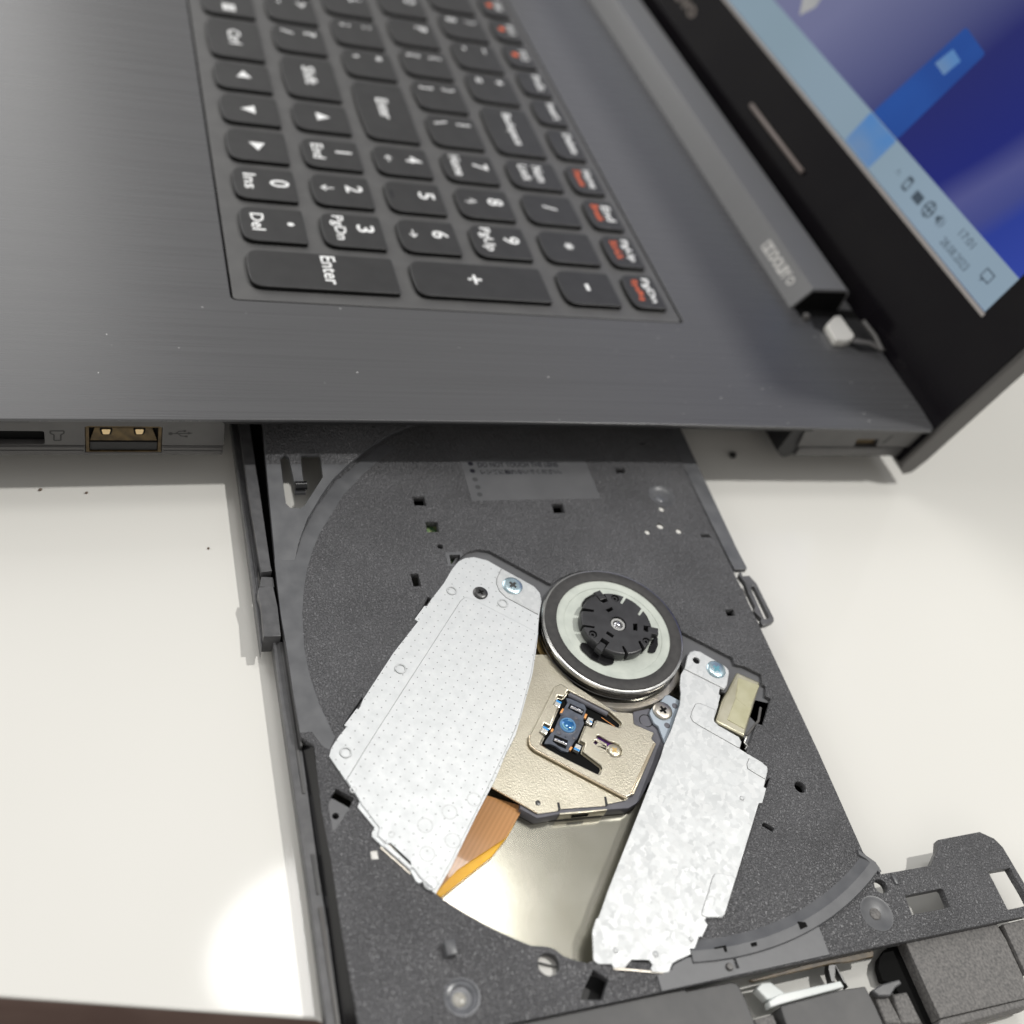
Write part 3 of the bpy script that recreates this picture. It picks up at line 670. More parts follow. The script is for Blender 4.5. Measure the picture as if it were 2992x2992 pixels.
def galvanised(name):
    m, n, l, b = new_mat(name)
    v = coords(n, l)
    w = n.new('ShaderNodeTexNoise'); w.inputs['Scale'].default_value = 600
    l.new(v, w.inputs['Vector'])
    add = n.new('ShaderNodeVectorMath'); add.operation = 'MULTIPLY_ADD'
    add.inputs[1].default_value = (0.0022,)*3
    l.new(w.outputs['Color'], add.inputs[0]); l.new(v, add.inputs[2])
    vo = n.new('ShaderNodeTexVoronoi'); vo.inputs['Scale'].default_value = 1050
    l.new(add.outputs[0], vo.inputs['Vector'])
    sep = n.new('ShaderNodeSeparateColor'); l.new(vo.outputs['Color'], sep.inputs[0])
    f = noise(n, l, v, 2200, 3)
    mx = n.new('ShaderNodeMath'); mx.operation = 'MULTIPLY_ADD'; mx.inputs[1].default_value = 0.35
    l.new(f, mx.inputs[0]); l.new(sep.outputs[0], mx.inputs[2])
    l.new(ramp(n, l, mx.outputs[0], [(0.15, (0.525, 0.54, 0.545)), (0.7, (0.56, 0.575, 0.58)), (1.25, (0.60, 0.612, 0.615))]), b.inputs['Base Color'])
    l.new(ramp(n, l, sep.outputs[1], [(0.0, 0.50), (1.0, 0.62)]), b.inputs['Roughness'])
    b.inputs['Metallic'].default_value = 0.75
    bump(n, l, b, f, 0.06, 0.00002)
    return m
M['galv'] = galvanised('galvanised_steel')

def dotted_steel(name):
    """satin aluminium punched with a lattice of pin-prick dimples"""
    m, n, l, b = new_mat(name)
    ang = math.atan2(1.26, 0.97)
    v = coords(n, l, (1000/1.59, 1000/1.665, 1), (0, 0, -ang))
    fr = n.new('ShaderNodeVectorMath'); fr.operation = 'FRACTION'
    l.new(v, fr.inputs[0])
    sb = n.new('ShaderNodeVectorMath'); sb.operation = 'SUBTRACT'; sb.inputs[1].default_value = (0.5, 0.5, 0)
    l.new(fr.outputs[0], sb.inputs[0])
    flat = n.new('ShaderNodeVectorMath'); flat.operation = 'MULTIPLY'; flat.inputs[1].default_value = (1, 1, 0)
    l.new(sb.outputs[0], flat.inputs[0])
    ln = n.new('ShaderNodeVectorMath'); ln.operation = 'LENGTH'
    l.new(flat.outputs[0], ln.inputs[0])
    v2 = coords(n, l)
    f = noise(n, l, v2, 420, 6, 0.62)
    base = ramp(n, l, f, [(0.30, (0.60, 0.62, 0.63)), (0.55, (0.66, 0.68, 0.69)), (0.72, (0.71, 0.73, 0.735))])
    dot = ramp(n, l, ln.outputs['Value'], [(0.045, 0.28), (0.085, 1.0)])  # dimples darkened in the colour for the shade in their pits
    mul = n.new('ShaderNodeMixRGB'); mul.blend_type = 'MULTIPLY'; mul.inputs[0].default_value = 1.0
    l.new(base, mul.inputs[1]); l.new(dot, mul.inputs[2])
    l.new(mul.outputs[0], b.inputs['Base Color'])
    b.inputs['Metallic'].default_value = 0.6
    l.new(ramp(n, l, f, [(0.3, 0.52), (0.7, 0.42)]), b.inputs['Roughness'])
    bump(n, l, b, ramp(n, l, ln.outputs['Value'], [(0.0, 0.0), (0.12, 1.0)]), 0.22, 0.00006)
    return m
M['dotted'] = dotted_steel('dimpled_aluminium')

def goldsheet(name, scale, strength, rough, c0, c1):
    m, n, l, b = new_mat(name)
    v = coords(n, l)
    f = noise(n, l, v, 120, 4)
    l.new(ramp(n, l, f, [(0.3, c0), (0.7, c1)]), b.inputs['Base Color'])
    b.inputs['Metallic'].default_value = 0.9
    b.inputs['Roughness'].default_value = rough
    bump(n, l, b, noise(n, l, v, scale, 2), strength, 0.00005)
    return m
M['gold'] = goldsheet('champagne_plated_steel', 3800, 0.75, 0.32, (0.47, 0.435, 0.345), (0.57, 0.535, 0.44))
M['goldsmooth'] = goldsheet('champagne_plated_edge', 600, 0.05, 0.22, (0.68, 0.58, 0.42), (0.78, 0.68, 0.52))
M['pan'] = goldsheet('pale_gold_sheet', 1200, 0.04, 0.17, (0.47, 0.455, 0.38), (0.54, 0.525, 0.45))

def screen_mat(name, kind):
    m, n, l, b = new_mat(name)
    b.inputs['Base Color'].default_value = (0.01, 0.01, 0.012, 1)
    b.inputs['Roughness'].default_value = 0.20
    b.inputs['Specular IOR Level'].default_value = 0.22
    v = coords(n, l, (1, 1, 1))
    if kind == 'wallpaper':
        sx = n.new('ShaderNodeSeparateXYZ'); l.new(v, sx.inputs[0])
        f = noise(n, l, v, 16, 2, 0.5)
        def ma(op, a, c):
            k = n.new('ShaderNodeMath'); k.operation = op
            for q, w in zip(k.inputs, (a, c)):
                if isinstance(w, float): q.default_value = w
                else: l.new(w, q)
            return k.outputs[0]
        s = ma('SUBTRACT', sx.outputs['X'], ma('MULTIPLY', ma('ADD', sx.outputs['Z'], 0.091), 0.36))
        s = ma('ADD', s, ma('MULTIPLY', ma('SUBTRACT', f, 0.5), 0.012))
        # soft reflection painted in as lilac haze, then the wallpaper: navy, one slanting pale beam, royal blue at its right end
        c = ramp(n, l, ma('MULTIPLY', s, 5.0), [(0.0, (0.20, 0.21, 0.33)), (0.36, (0.17, 0.18, 0.33)), (0.54, (0.07, 0.08, 0.22)), (0.62, (0.010, 0.015, 0.15)),
             (0.755, (0.006, 0.014, 0.19)), (0.80, (0.085, 0.095, 0.29)), (0.845, (0.055, 0.07, 0.27)), (0.875, (0.018, 0.045, 0.33)), (1.0, (0.03, 0.065, 0.42))])
    elif kind == 'taskbar':
        f = noise(n, l, v, 9, 2)
        c = ramp(n, l, f, [(0.3, (0.24, 0.34, 0.40)), (0.7, (0.30, 0.40, 0.50))])
    elif kind == 'tile':
        f = noise(n, l, v, 40, 2)
        c = ramp(n, l, f, [(0.3, (0.008, 0.058, 0.30)), (0.7, (0.012, 0.085, 0.38))])
    elif kind == 'tilepale':
        f = noise(n, l, v, 60, 2)
        c = ramp(n, l, f, [(0.3, (0.07, 0.24, 0.58)), (0.7, (0.17, 0.28, 0.46))])
    elif kind == 'pale':
        f = noise(n, l, v, 60, 2)
        c = ramp(n, l, f, [(0.3, (0.36, 0.37, 0.38)), (0.7, (0.46, 0.46, 0.45))])
    else:
        f = noise(n, l, v, 60, 2)
        c = ramp(n, l, f, [(0.3, (0.050, 0.075, 0.10)), (0.7, (0.07, 0.10, 0.13))])
    l.new(c, b.inputs['Emission Color'])
    b.inputs['Emission Strength'].default_value = 0.8
    return m
for k in ('wallpaper', 'taskbar', 'tile', 'tilepale', 'pale', 'ink'):
    M['scr_'+k] = screen_mat('screen_'+k, k)

# ------------------------------------------------------------------ table and floor
TZ = -6.5
e0, e1, e2 = D['table_edge']
dx, dy = e2[0]-e0[0], e2[1]-e0[1]
def edge_x(y): return e0[0]+dx*(y-e0[1])/dy
floor = box('floor', (-3000, -3000, -745), (3000, 3000, -740), M['floor'])
floor['kind'] = 'structure'
table = thing('table', 'glossy cream white table under the laptop and its open drive', 'table', (-300, 0, TZ-22))
tt = rounded([(-900, -600), (edge_x(-600), -600), (edge_x(-66.0), -66.0), (edge_x(-62)+9.0, -58), (84, -52), (420, 380), (420, 700), (-900, 700)], 3.0)
prism('tabletop', tt, TZ-1.0, TZ, M['table'], table, bevel=0.4, res=2)
prism('edge_band', grow(tt, -0.15), TZ-22, TZ-1.0, M['edgeband'], table, bevel=0.3)
for lx, ly in ((-840, -540), (-840, 640), (-40, -540), (360, 640)):
    box('leg', (lx-22, ly-22, -740), (lx+22, ly+22, TZ-22.02), M['floor'], table)

for i, (x, y) in enumerate(D['crumbs']):
    r = (0.95, 0.34, 0.28, 0.24)[i]
    bm = bmesh.new()
    bmesh.ops.create_icosphere(bm, subdivisions=2, radius=r)
    for v in bm.verts: v.co = v.co*(1+0.12*math.sin(9*v.co.x+5*v.co.y+i)) ; v.co.z = v.co.z*0.85+r*0.8+TZ; v.co.x += x; v.co.y += y
    o = bm_obj('crumb', bm, M['crumb'] if i == 0 else M['browncrumb'])
    o['category'] = 'crumb'
    o['label'] = ['round black rubber crumb on the table beside the right edge of the drive tray', 'tiny dark crumb on the table below the card slot, leftmost of the specks',
                  'tiny dark crumb on the table just below the memory card symbol', 'tiny dark crumb on the open table left of the drive tray rail'][i]

# ------------------------------------------------------------------ laptop
laptop = thing('laptop', 'dark grey laptop, screen lit, seen over its right edge with keyboard and number pad', 'laptop', (-250, -30, TZ))
DZ = 12.9
XR = -46.7
# deck: one brushed plate with an opening for the keyboard, the right edge very slightly bowed
kb_in = rounded([(-330, -67.35), (-82.95, -67.35), (-82.95, 44.55), (-330, 44.55)], 1.6)
deck_out = [(-460, -178), (-45.3, -178), (-45.4, -110), (-45.9, -75), (-46.25, -49), (-46.3, -10), (-46.1, 25), (-45.6, 60), (-44.95, 90), (-44.8, 100.2), (-46.0, 101.6), (-60, 102.6), (-75.5, 104.4), (-92, 104.4), (-460, 104.4)]
prism('deck', deck_out, 12.15, DZ, M['deck'], laptop, holes=[kb_in], bevel=0.18, res=2)
prism('deck_lip', [(-52, -178), (-46.45, -178), (-46.9, -49), (-46.9, 25), (-46.3, 66), (-52, 66)], 10.9, 12.13, M['black'], laptop)
# keyboard surround
KF = 12.72
prism('keyboard_frame', grow(kb_in, -0.55), 11.6, KF, M['kbframe'], laptop, bevel=0.15)
KZ = 13.92

def key_outline(x0, x1, y0, y1):
    h = y1-y0
    r = min(3.2, h*0.27)
    pts = [(x1, y1), (x0, y1), (x0, y0+0.35), ((x0+x1)/2, y0-0.25), (x1, y0+0.35)]
    return rounded(pts, [0.7, 0.7, r, 30, r], 5)

key_meshes = {}
def key(x0, x1, y0, y1, legends):
    kk = (round(x1-x0, 1), round(y1-y0, 1))
    cx, cy = (x0+x1)/2, (y0+y1)/2
    if kk not in key_meshes:
        o = prism('key', key_outline(x0, x1, y0, y1), 11.95, KZ, M['key'], laptop, bevel=0.26, res=2)
        o.data.materials.append(M['keyside'])
        for p in o.data.polygons:
            if p.normal.z < 0.35: p.material_index = 1
        key_meshes[kk] = (o, V3((cx, cy, 0)))
    else:
        src, c0 = key_meshes[kk]
        o = src.copy()
        COL.objects.link(o)
        place(o, ORG[src.name]+V3((cx, cy, 0))-c0, laptop)
    for s, u, v, length, height, col in legends:
        lx, ly = x0+(x1-x0)*u, y0+(y1-y0)*v
        if s.startswith('tri'):
            a = {'trileft': 180, 'tridown': 270, 'triright': 0, 'triup': 90}[s]
            tri = [(lx+math.cos(math.radians(a+d))*rr, ly+math.sin(math.radians(a+d))*rr) for d, rr in ((0, length*0.80), (122, length*0.78), (238, length*0.78))]
            prism('legend', tri, KZ+0.004, KZ+0.03, M['legend'], o)
        elif s == 'menu':
            prism('legend', [(lx-2, ly-1.8), (lx+2, ly-1.8), (lx+2, ly+1.8), (lx-2, ly+1.8)], KZ+0.004, KZ+0.03, M['legend'], o, holes=[[(lx-1.4, ly-1.0+k), (lx+1.4, ly-1.0+k), (lx+1.4, ly-0.7+k), (lx-1.4, ly-0.7+k)] for k in (0, 0.9, 1.8)])
        else:
            text('legend', s, lx, ly, KZ+0.025, length*1.2, height*1.2, M[col], o, bold=0.014)
    return o

LG = 'legend'
def big(s, w=2.5, h=3.6, u=0.42, v=0.72): return (s, u, v, w, h, LG)
def word(s, w, h=2.6, u=0.45, v=0.27): return (s, u, v, w, h, LG)
X0, PX, Y0, PY = -137.96, 16.96, -47.80, 19.0
def numkey(i, j, legends, si=1, sj=1):
    x1, y1 = X0+PX*i, Y0+PY*j
    if j == 5: y1 = 41.0
    return key(x1-13.35-PX*(si-1), x1, y1-(15.0 if j < 5 else 9.3)-PY*(sj-1), y1, legends)
numkey(1, 0, [big('0', 2.6, 4.0, 0.46, 0.74), word('Ins', 5.4)])
numkey(2, 0, [big('.', 1.2, 1.4, 0.46, 0.78), word('Del', 5.6)])
numkey(1, 1, [big('2'), ('\u2193', 0.45, 0.25, 2.0, 3.0, LG)])
numkey(2, 1, [big('3'), word('PgDn', 8.2, 3.0, 0.44)])
numkey(0, 1, [big('1', 0), word('End', 5.8)])
numkey(0, 2, [big('4'), ('\u2190', 0.45, 0.25, 2.6, 1.8, LG)])
numkey(1, 2, [big('5'), ('_', 0.45, 0.10, 3.0, 0.25, 'faint')])
numkey(2, 2, [big('6'), ('\u2192', 0.45, 0.25, 2.6, 1.8, LG)])
numkey(0, 3, [big('7'), word('Home', 8.2, 2.5)])
numkey(1, 3, [big('8'), ('\u2191', 0.45, 0.25, 2.0, 3.0, LG)])
numkey(2, 3, [big('9'), word('PgUp', 8.2, 3.0, 0.44)])
numkey(3, 1, [('Enter', 0.46, 0.545, 8.8, 2.9, LG)], sj=2)
numkey(3, 3, [('+', 0.46, 0.46, 2.9, 2.9, LG)], sj=2)
numkey(0, 4, [('Num', 0.46, 0.62, 6.6, 2.5, LG), ('Lock', 0.46, 0.34, 6.6, 2.5, LG)])
numkey(1, 4, [('/', 0.44, 0.5, 1.7, 3.2, LG)])
numkey(2, 4, [('*', 0.46, 0.52, 2.2, 2.2, LG)])
numkey(3, 4, [('-', 0.48, 0.5, 2.2, 0.8, LG)])
RED = 'legend_red'
def fn(a, b, wa, wb=0): return [(a, 0.46, 0.70, wa, 2.2, LG)] + ([(b, 0.46, 0.36, wb, 1.8, RED)] if b else [])
numkey(0, 5, fn('Home', 'Pause', 7.6, 6.6)); numkey(1, 5, fn('End', 'Break', 6.0, 6.6))
numkey(2, 5, fn('PgUp', 'ScrLk', 8.0, 6.8)); numkey(3, 5, fn('PgDn', 'SysRq', 8.2, 7.0))
def two(a, b, wa=1.4, wb=1.4, ha=2.6, hb=2.6): return [(a, 0.24, 0.74, wa, ha, LG), (b, 0.24, 0.28, wb, hb, LG)]
row = [  # (x max, y max, x min, legends)
 (-216.2, -48.1, -231.6, [('menu', 0.7, 0.5, 4, 4, LG)]), (-190.4, -48.1, -212.6, [('Ctrl', 0.46, 0.5, 7.0, 3.0, LG)]),
 (-173.0, -48.0, -186.8, [('trileft', 0.45, 0.52, 3.0, 3, LG)]), (-155.7, -47.8, -169.4, [('tridown', 0.5, 0.5, 3.0, 3, LG)]), (-137.9, -47.8, -152.1, [('triright', 0.5, 0.5, 3.0, 3, LG)]),
 (-217.9, -29.1, -233.5, two('>', '.', 2.4, 1.0, 2.6, 0.9)), (-199.0, -29.0, -214.3, two('?', '/', 1.8, 1.8, 3.0, 3.0)),
 (-173.0, -28.9, -195.4, [('Shift', 0.45, 0.5, 8.4, 3.0, LG)]), (-155.8, -28.9, -169.4, [('triup', 0.47, 0.5, 3.0, 3, LG)]),
 (-228.1, -10.2, -243.5, [('L', 0.3, 0.72, 1.8, 3.2, LG)]), (-208.3, -10.0, -224.5, two(':', ';', 0.9, 0.9, 2.2, 2.8)), (-189.2, -9.7, -204.7, two('"', "'", 1.6, 0.7, 1.5, 1.5)),
 (-155.2, -9.8, -185.6, [('Enter', 0.46, 0.5, 9.0, 3.0, LG)]),
 (-234.0, 9.1, -249.5, [('O', 0.3, 0.72, 2.6, 3.2, LG)]), (-213.8, 9.0, -230.4, [('P', 0.3, 0.72, 2.2, 3.2, LG)]), (-194.5, 9.1, -210.2, two('{', '[', 1.2, 1.0, 3.4, 3.4)), (-174.9, 9.1, -190.9, two('}', ']', 1.2, 1.0, 3.4, 3.4)), (-155.4, 9.2, -171.3, two('|', '\\', 0.5, 1.6, 3.6, 3.4)),
 (-243.4, 28.0, -258.6, []), (-224.0, 28.1, -239.8, two(')', '0', 1.1, 2.0, 3.4, 3.0)), (-203.8, 28.0, -220.4, two('_', '-', 2.4, 1.4, 0.4, 0.6)), (-183.9, 28.0, -200.2, two('+', '=', 2.2, 2.2, 2.2, 1.4)),
 (-154.9, 28.0, -180.3, [('Backspace', 0.46, 0.5, 14.5, 2.9, LG)]),
]
for x1, y1, x0, lg in row: key(x0, x1, y1-15.0, y1, lg)
for x1, x0, lg in ((-245.0, -258.8, fn('F10', '\u25cf', 5.0, 2.2)), (-227.5, -241.4, fn('F11', '\u25cf', 5.0, 2.2)), (-209.6, -223.9, fn('F12', '\u25cf', 5.2, 2.2)),
                   (-192.1, -206.0, fn('PrtSc', '', 8.0)), (-174.7, -188.5, fn('Insert', '', 8.0)), (-155.7, -171.1, fn('Delete', '', 9.0))):
    key(x0, x1, 31.7, 41.0, lg)

for y1, x_start, names in ((-29.1, -237.1, 'MNB'), (-10.1, -247.1, 'KJH'), (9.1, -253.1, 'IUY'), (28.0, -262.2, '876')):
    for k, ch in enumerate(names):
        key(x_start-19.35*k-15.7, x_start-19.35*k, y1-15.0, y1, [(ch, 0.3, 0.72, 2.2, 3.2, LG)])
for k, ch in enumerate(('F9', 'F8', 'F7')):
    key(-262.4-17.4*k-13.9, -262.4-17.4*k, 31.7, 41.0, fn(ch, '\u25cf', 3.4, 2.2))
key(-309, -235.2, -63.1, -48.1, [])

# side wall with its ports
def wallpart(name, outline, holes=(), x0=-48.0, x1=XR, mat='shell', bevel=0.12):
    return prism(name, outline, x0, x1, M[mat], laptop, holes=holes, bevel=bevel, frame=SIDE)
us = [(-96.9, 3.0), (-96.9, 9.75), (-96.4, 10.05), (-83.6, 10.05), (-83.1, 9.75), (-83.1, 3.0)]
card = rounded([(-140, 5.25), (-103.9, 5.25), (-103.9, 8.6), (-140, 8.6)], 0.5)
wallpart('side_wall', [(-178, 5.2), (-178, 12.1), (-72.6, 12.1), (-71.6, 11.0), (-71.4, 5.0), (-83.1, 5.0), (-83.1, 9.75), (-83.6, 10.05), (-96.4, 10.05), (-96.9, 9.75), (-96.9, 5.0)], [card])
wallpart('lower_shell', [(-178, 2.2), (-178, 4.7), (-96.9, 4.7), (-96.9, 2.9), (-83.1, 2.9), (-83.1, 4.7), (-71.5, 4.7), (-71.5, 2.2)], x0=-49.5, x1=-46.85, bevel=0.3)
for za, zb, off in ((3.1, 3.5, 0.02), (4.1, 4.45, 0.0)):
    wallpart('rib', [(-178, za), (-178, zb), (-97.2, zb), (-97.2, za)], x0=-47.4, x1=-46.70+off, bevel=0.12)
    wallpart('rib', [(-82.8, za), (-82.8, zb), (-71.8, zb), (-71.8, za)], x0=-47.4, x1=-46.70+off, bevel=0.12)
# right hand piece of the side wall beyond the drive bay
wallpart('side_wall', [(65.0, 5.3), (64.2, 12.1), (100.9, 12.1), (100.9, 11.6), (98.4, 5.3), (88.7, 5.3), (88.1, 7.9), (81.3, 8.0), (81.9, 5.3)])
prism('lower_shell', [(-60, 66.0), (-46.85, 66.0), (-46.85, 97.6), (-48.5, 100.5), (-60, 101.5)], 1.6, 4.8, M['shell'], laptop, bevel=0.4)
bm = bmesh.new()
for ya, za, yb, zb in ((98.7, 5.2, 101.4, 11.6),):
    vs = [bm.verts.new(p) for p in ((-47.2, ya, za), (-47.2, yb, zb), (-47.2, yb+1.6, zb-0.6), (-47.2, ya+2.2, za-1.6), (-54, ya, za), (-54, yb, zb), (-54, yb+1.6, zb-0.6), (-54, ya+2.2, za-1.6))]
    for q in ((0, 1, 2, 3), (7, 6, 5, 4), (0, 4, 5, 1), (1, 5, 6, 2), (2, 6, 7, 3), (3, 7, 4, 0)): bm.faces.new([vs[i] for i in q])
bm_obj('corner_trim', bm, M['lidgrey'], laptop)
prism('bay_corner', rounded([(61.5, 12.0), (66.6, 12.0), (66.9, 4.6), (66.2, 2.2), (63.5, 0.4), (60.3, 3.0)], [0.3, 0.3, 0.6, 1.6, 1.6, 1.5]), -60, -47.4, M['black'], laptop, bevel=0.3, frame=SIDE)
# body core, notched for the drive bay, and its rubber feet
prism('body_core', [(-458, -176), (-50, -176), (-50, -72), (-125, -72), (-125, 62), (-62, 62), (-62, 101), (-458, 101)], 2.6, 12.1, M['void'], laptop, bevel=0.4)
prism('bottom_shell', [(-450, -168), (-60, -168), (-60, -74), (-125, -74), (-125, 62), (-66, 62), (-66, 95), (-450, 95)], -4.2, 2.5, M['void'], laptop, bevel=0.4)
prism('bay_wall', [(-125, -72), (-49.3, -72), (-49.3, -71.2), (-125, -71.2)], 2.4, 12.1, M['void'], laptop)
for fx, fy in ((-75, -150), (-440, -150), (-75, 90), (-440, 90)):
    lathe('rubber_foot', [(0, TZ), (7, TZ), (7.5, TZ+0.4), (7.5, -4.2), (0, -4.2)], M['black'], laptop, fx, fy, 24)
# usb port
up = prism('usb_port', us, -58, -48.1, M['void'], laptop, frame=SIDE)
prism('liner', [(-96.8, 2.95), (-96.8, 9.9), (-83.2, 9.9), (-83.2, 2.95)], -56, -47.0, M['usbgold'], up, holes=[[(-96.2, 3.1), (-96.2, 9.5), (-83.8, 9.5), (-83.8, 3.1)]], frame=SIDE)
prism('shield', [(-96.1, 5.5), (-95.2, 8.9), (-84.9, 8.9), (-83.9, 5.5)], -47.95, -47.5, M['usbgold'], up, bevel=0.1, frame=SIDE)
prism('sill', [(-96.1, 3.1), (-96.1, 5.3), (-83.9, 5.3), (-83.9, 3.1)], -48, -47.3, M['black'], up, bevel=0.1, frame=SIDE)
for k in ('usb_c1', 'usb_c2'):
    q = D[k]
    prism('spring_window', grow(rounded(q, 0.25), 0.35), -47.7, -47.45, M['void'], up, frame=SIDE, warp=lambda x, y: 0)
    prism('contact', rounded(q, 0.25), -47.5, -47.25, M['contact'], up, bevel=0.06, frame=SIDE)
cs = box('card_slot', (-62, -140, 5.2), (-48.2, -103.8, 8.7), M['void'], laptop)
# engraved marks beside the ports
bm = bmesh.new()
def strip(bm, a, b, w, x):
    a, b = Vector(a), Vector(b)
    d = (b-a).normalized(); nn = Vector((-d.y, d.x))*w/2
    vs = [bm.verts.new((x, q.x, q.y)) for q in (a-nn, b-nn, b+nn, a+nn)]
    bm.faces.new(vs)
def disc(bm, c, r, x, n=12): bm.faces.new([bm.verts.new((x, c[0]+r*math.cos(2*math.pi*k/n), c[1]+r*math.sin(2*math.pi*k/n))) for k in range(n)])
XM = XR+0.02
disc(bm, (-81.6, 8.25), 0.42, XM)
strip(bm, (-81.6, 8.25), (-78.3, 8.4), 0.26, XM+0.001)
bm.faces.new([bm.verts.new((XM+0.002, *p)) for p in ((-78.4, 8.05), (-77.5, 8.42), (-78.4, 8.8))])
strip(bm, (-80.7, 8.3), (-80.0, 8.95), 0.24, XM+0.003); strip(bm, (-80.0, 8.9), (-79.2, 9.0), 0.24, XM+0.004); disc(bm, (-79.0, 9.0), 0.28, XM+0.005)
strip(bm, (-80.2, 8.3), (-79.6, 7.6), 0.24, XM+0.006); strip(bm, (-79.6, 7.65), (-78.6, 7.55), 0.24, XM+0.007); strip(bm, (-78.9, 7.55), (-78.4, 7.55), 0.5, XM+0.008)
bm_obj('usb_symbol', bm, M['engraved'], laptop, 0)
bm = bmesh.new()
ci = [tuple(p) for p in D['cardicon']]
for a, b in zip(ci, ci[1:]+ci[:1]): strip(bm, a, b, 0.3, XM+0.002*ci.index(a))
bm_obj('card_symbol', bm, M['engraved'], laptop, 0)
box('lock_slot', (-56, 81.5, 5.25), (-48.05, 88.4, 7.95), M['usbgold'], laptop)
bm = bmesh.new(); strip(bm, (90.0, 6.6), (91.4, 9.4), 0.8, XM); bm_obj('lock_symbol', bm, M['engraved'], laptop, 0)

# hinge cover: a long bevelled bar with a black cap drawing its hollow right end's shade
hc = rounded([(81.0, 12.92), (85.0, 19.5), (96.0, 19.9), (97.2, 19.0), (97.2, 12.92)], [0, 0.8, 0.8, 0.4, 0])
hcov = prism('hinge_cover', hc, -430, -92.0, M['hinge'], laptop, bevel=0.15, frame=SIDE)
prism('hinge_end_shade', [(82.0, 12.96), (85.4, 18.7), (95.8, 19.1), (96.6, 18.5), (96.6, 12.96)], -92.4, -91.96, M['void'], laptop, frame=SIDE)
# raised badge on the sloping face of the cover
bx = Vector((0, 4.0, 6.6)).normalized()
BADGE = Matrix(((1, 0, 0, 0), (0, bx.y, -bx.z, 81.0), (0, bx.z, bx.y, 12.92), (0, 0, 0, 1)))   # local (x, up the slope, off the slope)
b0 = -110.5
prism('emblem', [(b0-6.2, 2.4), (b0-1.6, 2.4), (b0-1.6, 5.6), (b0-6.2, 5.6)], 0.03, 0.10, M['badge'], hcov, frame=BADGE,
      holes=[[(b0-5.6, 2.8), (b0-4.9, 2.8), (b0-4.4, 3.4), (b0-4.4, 4.6), (b0-4.9, 5.2), (b0-5.6, 5.2)], [(b0-2.2, 2.8), (b0-2.9, 2.8), (b0-3.4, 3.4), (b0-3.4, 4.6), (b0-2.9, 5.2), (b0-2.2, 5.2)]])
text('lettering', 'DOLBY', b0+4.2, 4.0, 0.1, 10.4, 3.4, M['badge'], hcov, frame=BADGE, bold=0.045)
prism('ring_mark', circle(b0+11.0, 4.0, 1.3), 0.03, 0.10, M['badge'], hcov, frame=BADGE, holes=[circle(b0+11.0, 4.0, 0.8)])
# inside the hinge gap, its dark laid in as a black slab
prism('hinge_gap_black', [(-92.5, 82.6), (-88.5, 82.3), (-86.6, 87.0), (-86.6, 103), (-92.5, 103)], 12.0, 12.95, M['void'], laptop)
lathe('hinge_pin', [(0, 13.0), (1.0, 13.0), (1.0, 14.2), (0.5, 14.7), (0, 14.8)], M['lidgrey'], laptop, -87.4, 83.6, 16)
prism('hinge_bumper', rounded(D['bump'], 0.7), 12.9, 15.0, M['cream'], laptop, bevel=0.35, res=2)
prism('hinge_shoe', [(-88.5, 86), (-84, 84.6), (-75, 94.8), (-75, 103), (-88.5, 103)], 12.0, 13.05, M['black'], laptop)
bm = tube_bm(bmesh.new(), [(-84.2, 99.6, 15.6), (-78, 99.8, 15.7), (-72.6, 99.4, 15.2)], 0.65, 10)
bm_obj('hinge_rod', bm, M['lidgrey'], laptop, 60)
bm = bmesh.new()
fl = [(-78.2, 93.8, 14.6), (-76.0, 97.5, 15.6), (-73.6, 101.2, 15.0), (-72.6, 100.0, 15.0), (-75.0, 96.0, 15.4), (-76.6, 92.4, 14.4)]
vs = [bm.verts.new(p) for p in fl]
for q in ((0, 1, 4, 5), (1, 2, 3, 4)): bm.faces.new([vs[i] for i in q])
ext = bmesh.ops.extrude_face_region(bm, geom=bm.faces[:])
for v in [g for g in ext['geom'] if isinstance(g, bmesh.types.BMVert)]: v.co.z -= 0.12
bm_obj('hinge_film', bm, M['lidgrey'], laptop)

# lid: back shell, glossy bezel, display (lid plane coordinates: x, up, off the face)
LX1 = -44.6
prism('screen_lid', [(-13.5, -1.6), (-15.0, -4.2), (-13.6, -6.2), (-9, -6.9), (250, -6.9), (250, -0.5), (-12, -0.5)], -460, LX1, M['lidgrey'], laptop, bevel=0.5, res=2,
      frame=LIDM @ Matrix(((0, 0, 1, 0), (1, 0, 0, 0), (0, 1, 0, 0), (0, 0, 0, 1))))
disp = [(-446, 26.6), (-61.0, 26.6), (-61.0, 238), (-446, 238)]
bz = [(-459, -12.5), (LX1-1.3, -12.5), (LX1-1.3, 249.5), (-459, 249.5)]
prism('screen_bezel', bz, -0.55, 0.0, M['bezel'], laptop, holes=[grow(disp, 0.0)], bevel=0.12, frame=LIDM)
prism('display', grow(disp, 0.4), -1.0, -0.45, M['scr_wallpaper'], laptop, frame=LIDM)
dsp = bpy.data.objects['display']
prism('taskbar', [(-446, 26.65), (-61.05, 26.65), (-61.05, 37.4), (-446, 37.4)], -0.43, -0.41, M['scr_taskbar'], dsp, frame=LIDM)
prism('bezel_step_glint', [(-446, 25.5), (-60.4, 25.5), (-60.4, 26.55), (-446, 26.55)], -0.02, 0.12, M['trim'], laptop, bevel=0.05, frame=LIDM)  # pale strip drawn for light caught on the bezel step
prism('window_preview', rounded([(-138, 37.5), (-123.5, 37.5), (-119.5, 66.5), (-131.5, 68.0)], 1.0), -0.40, -0.39, M['scr_tile'], dsp, frame=LIDM)
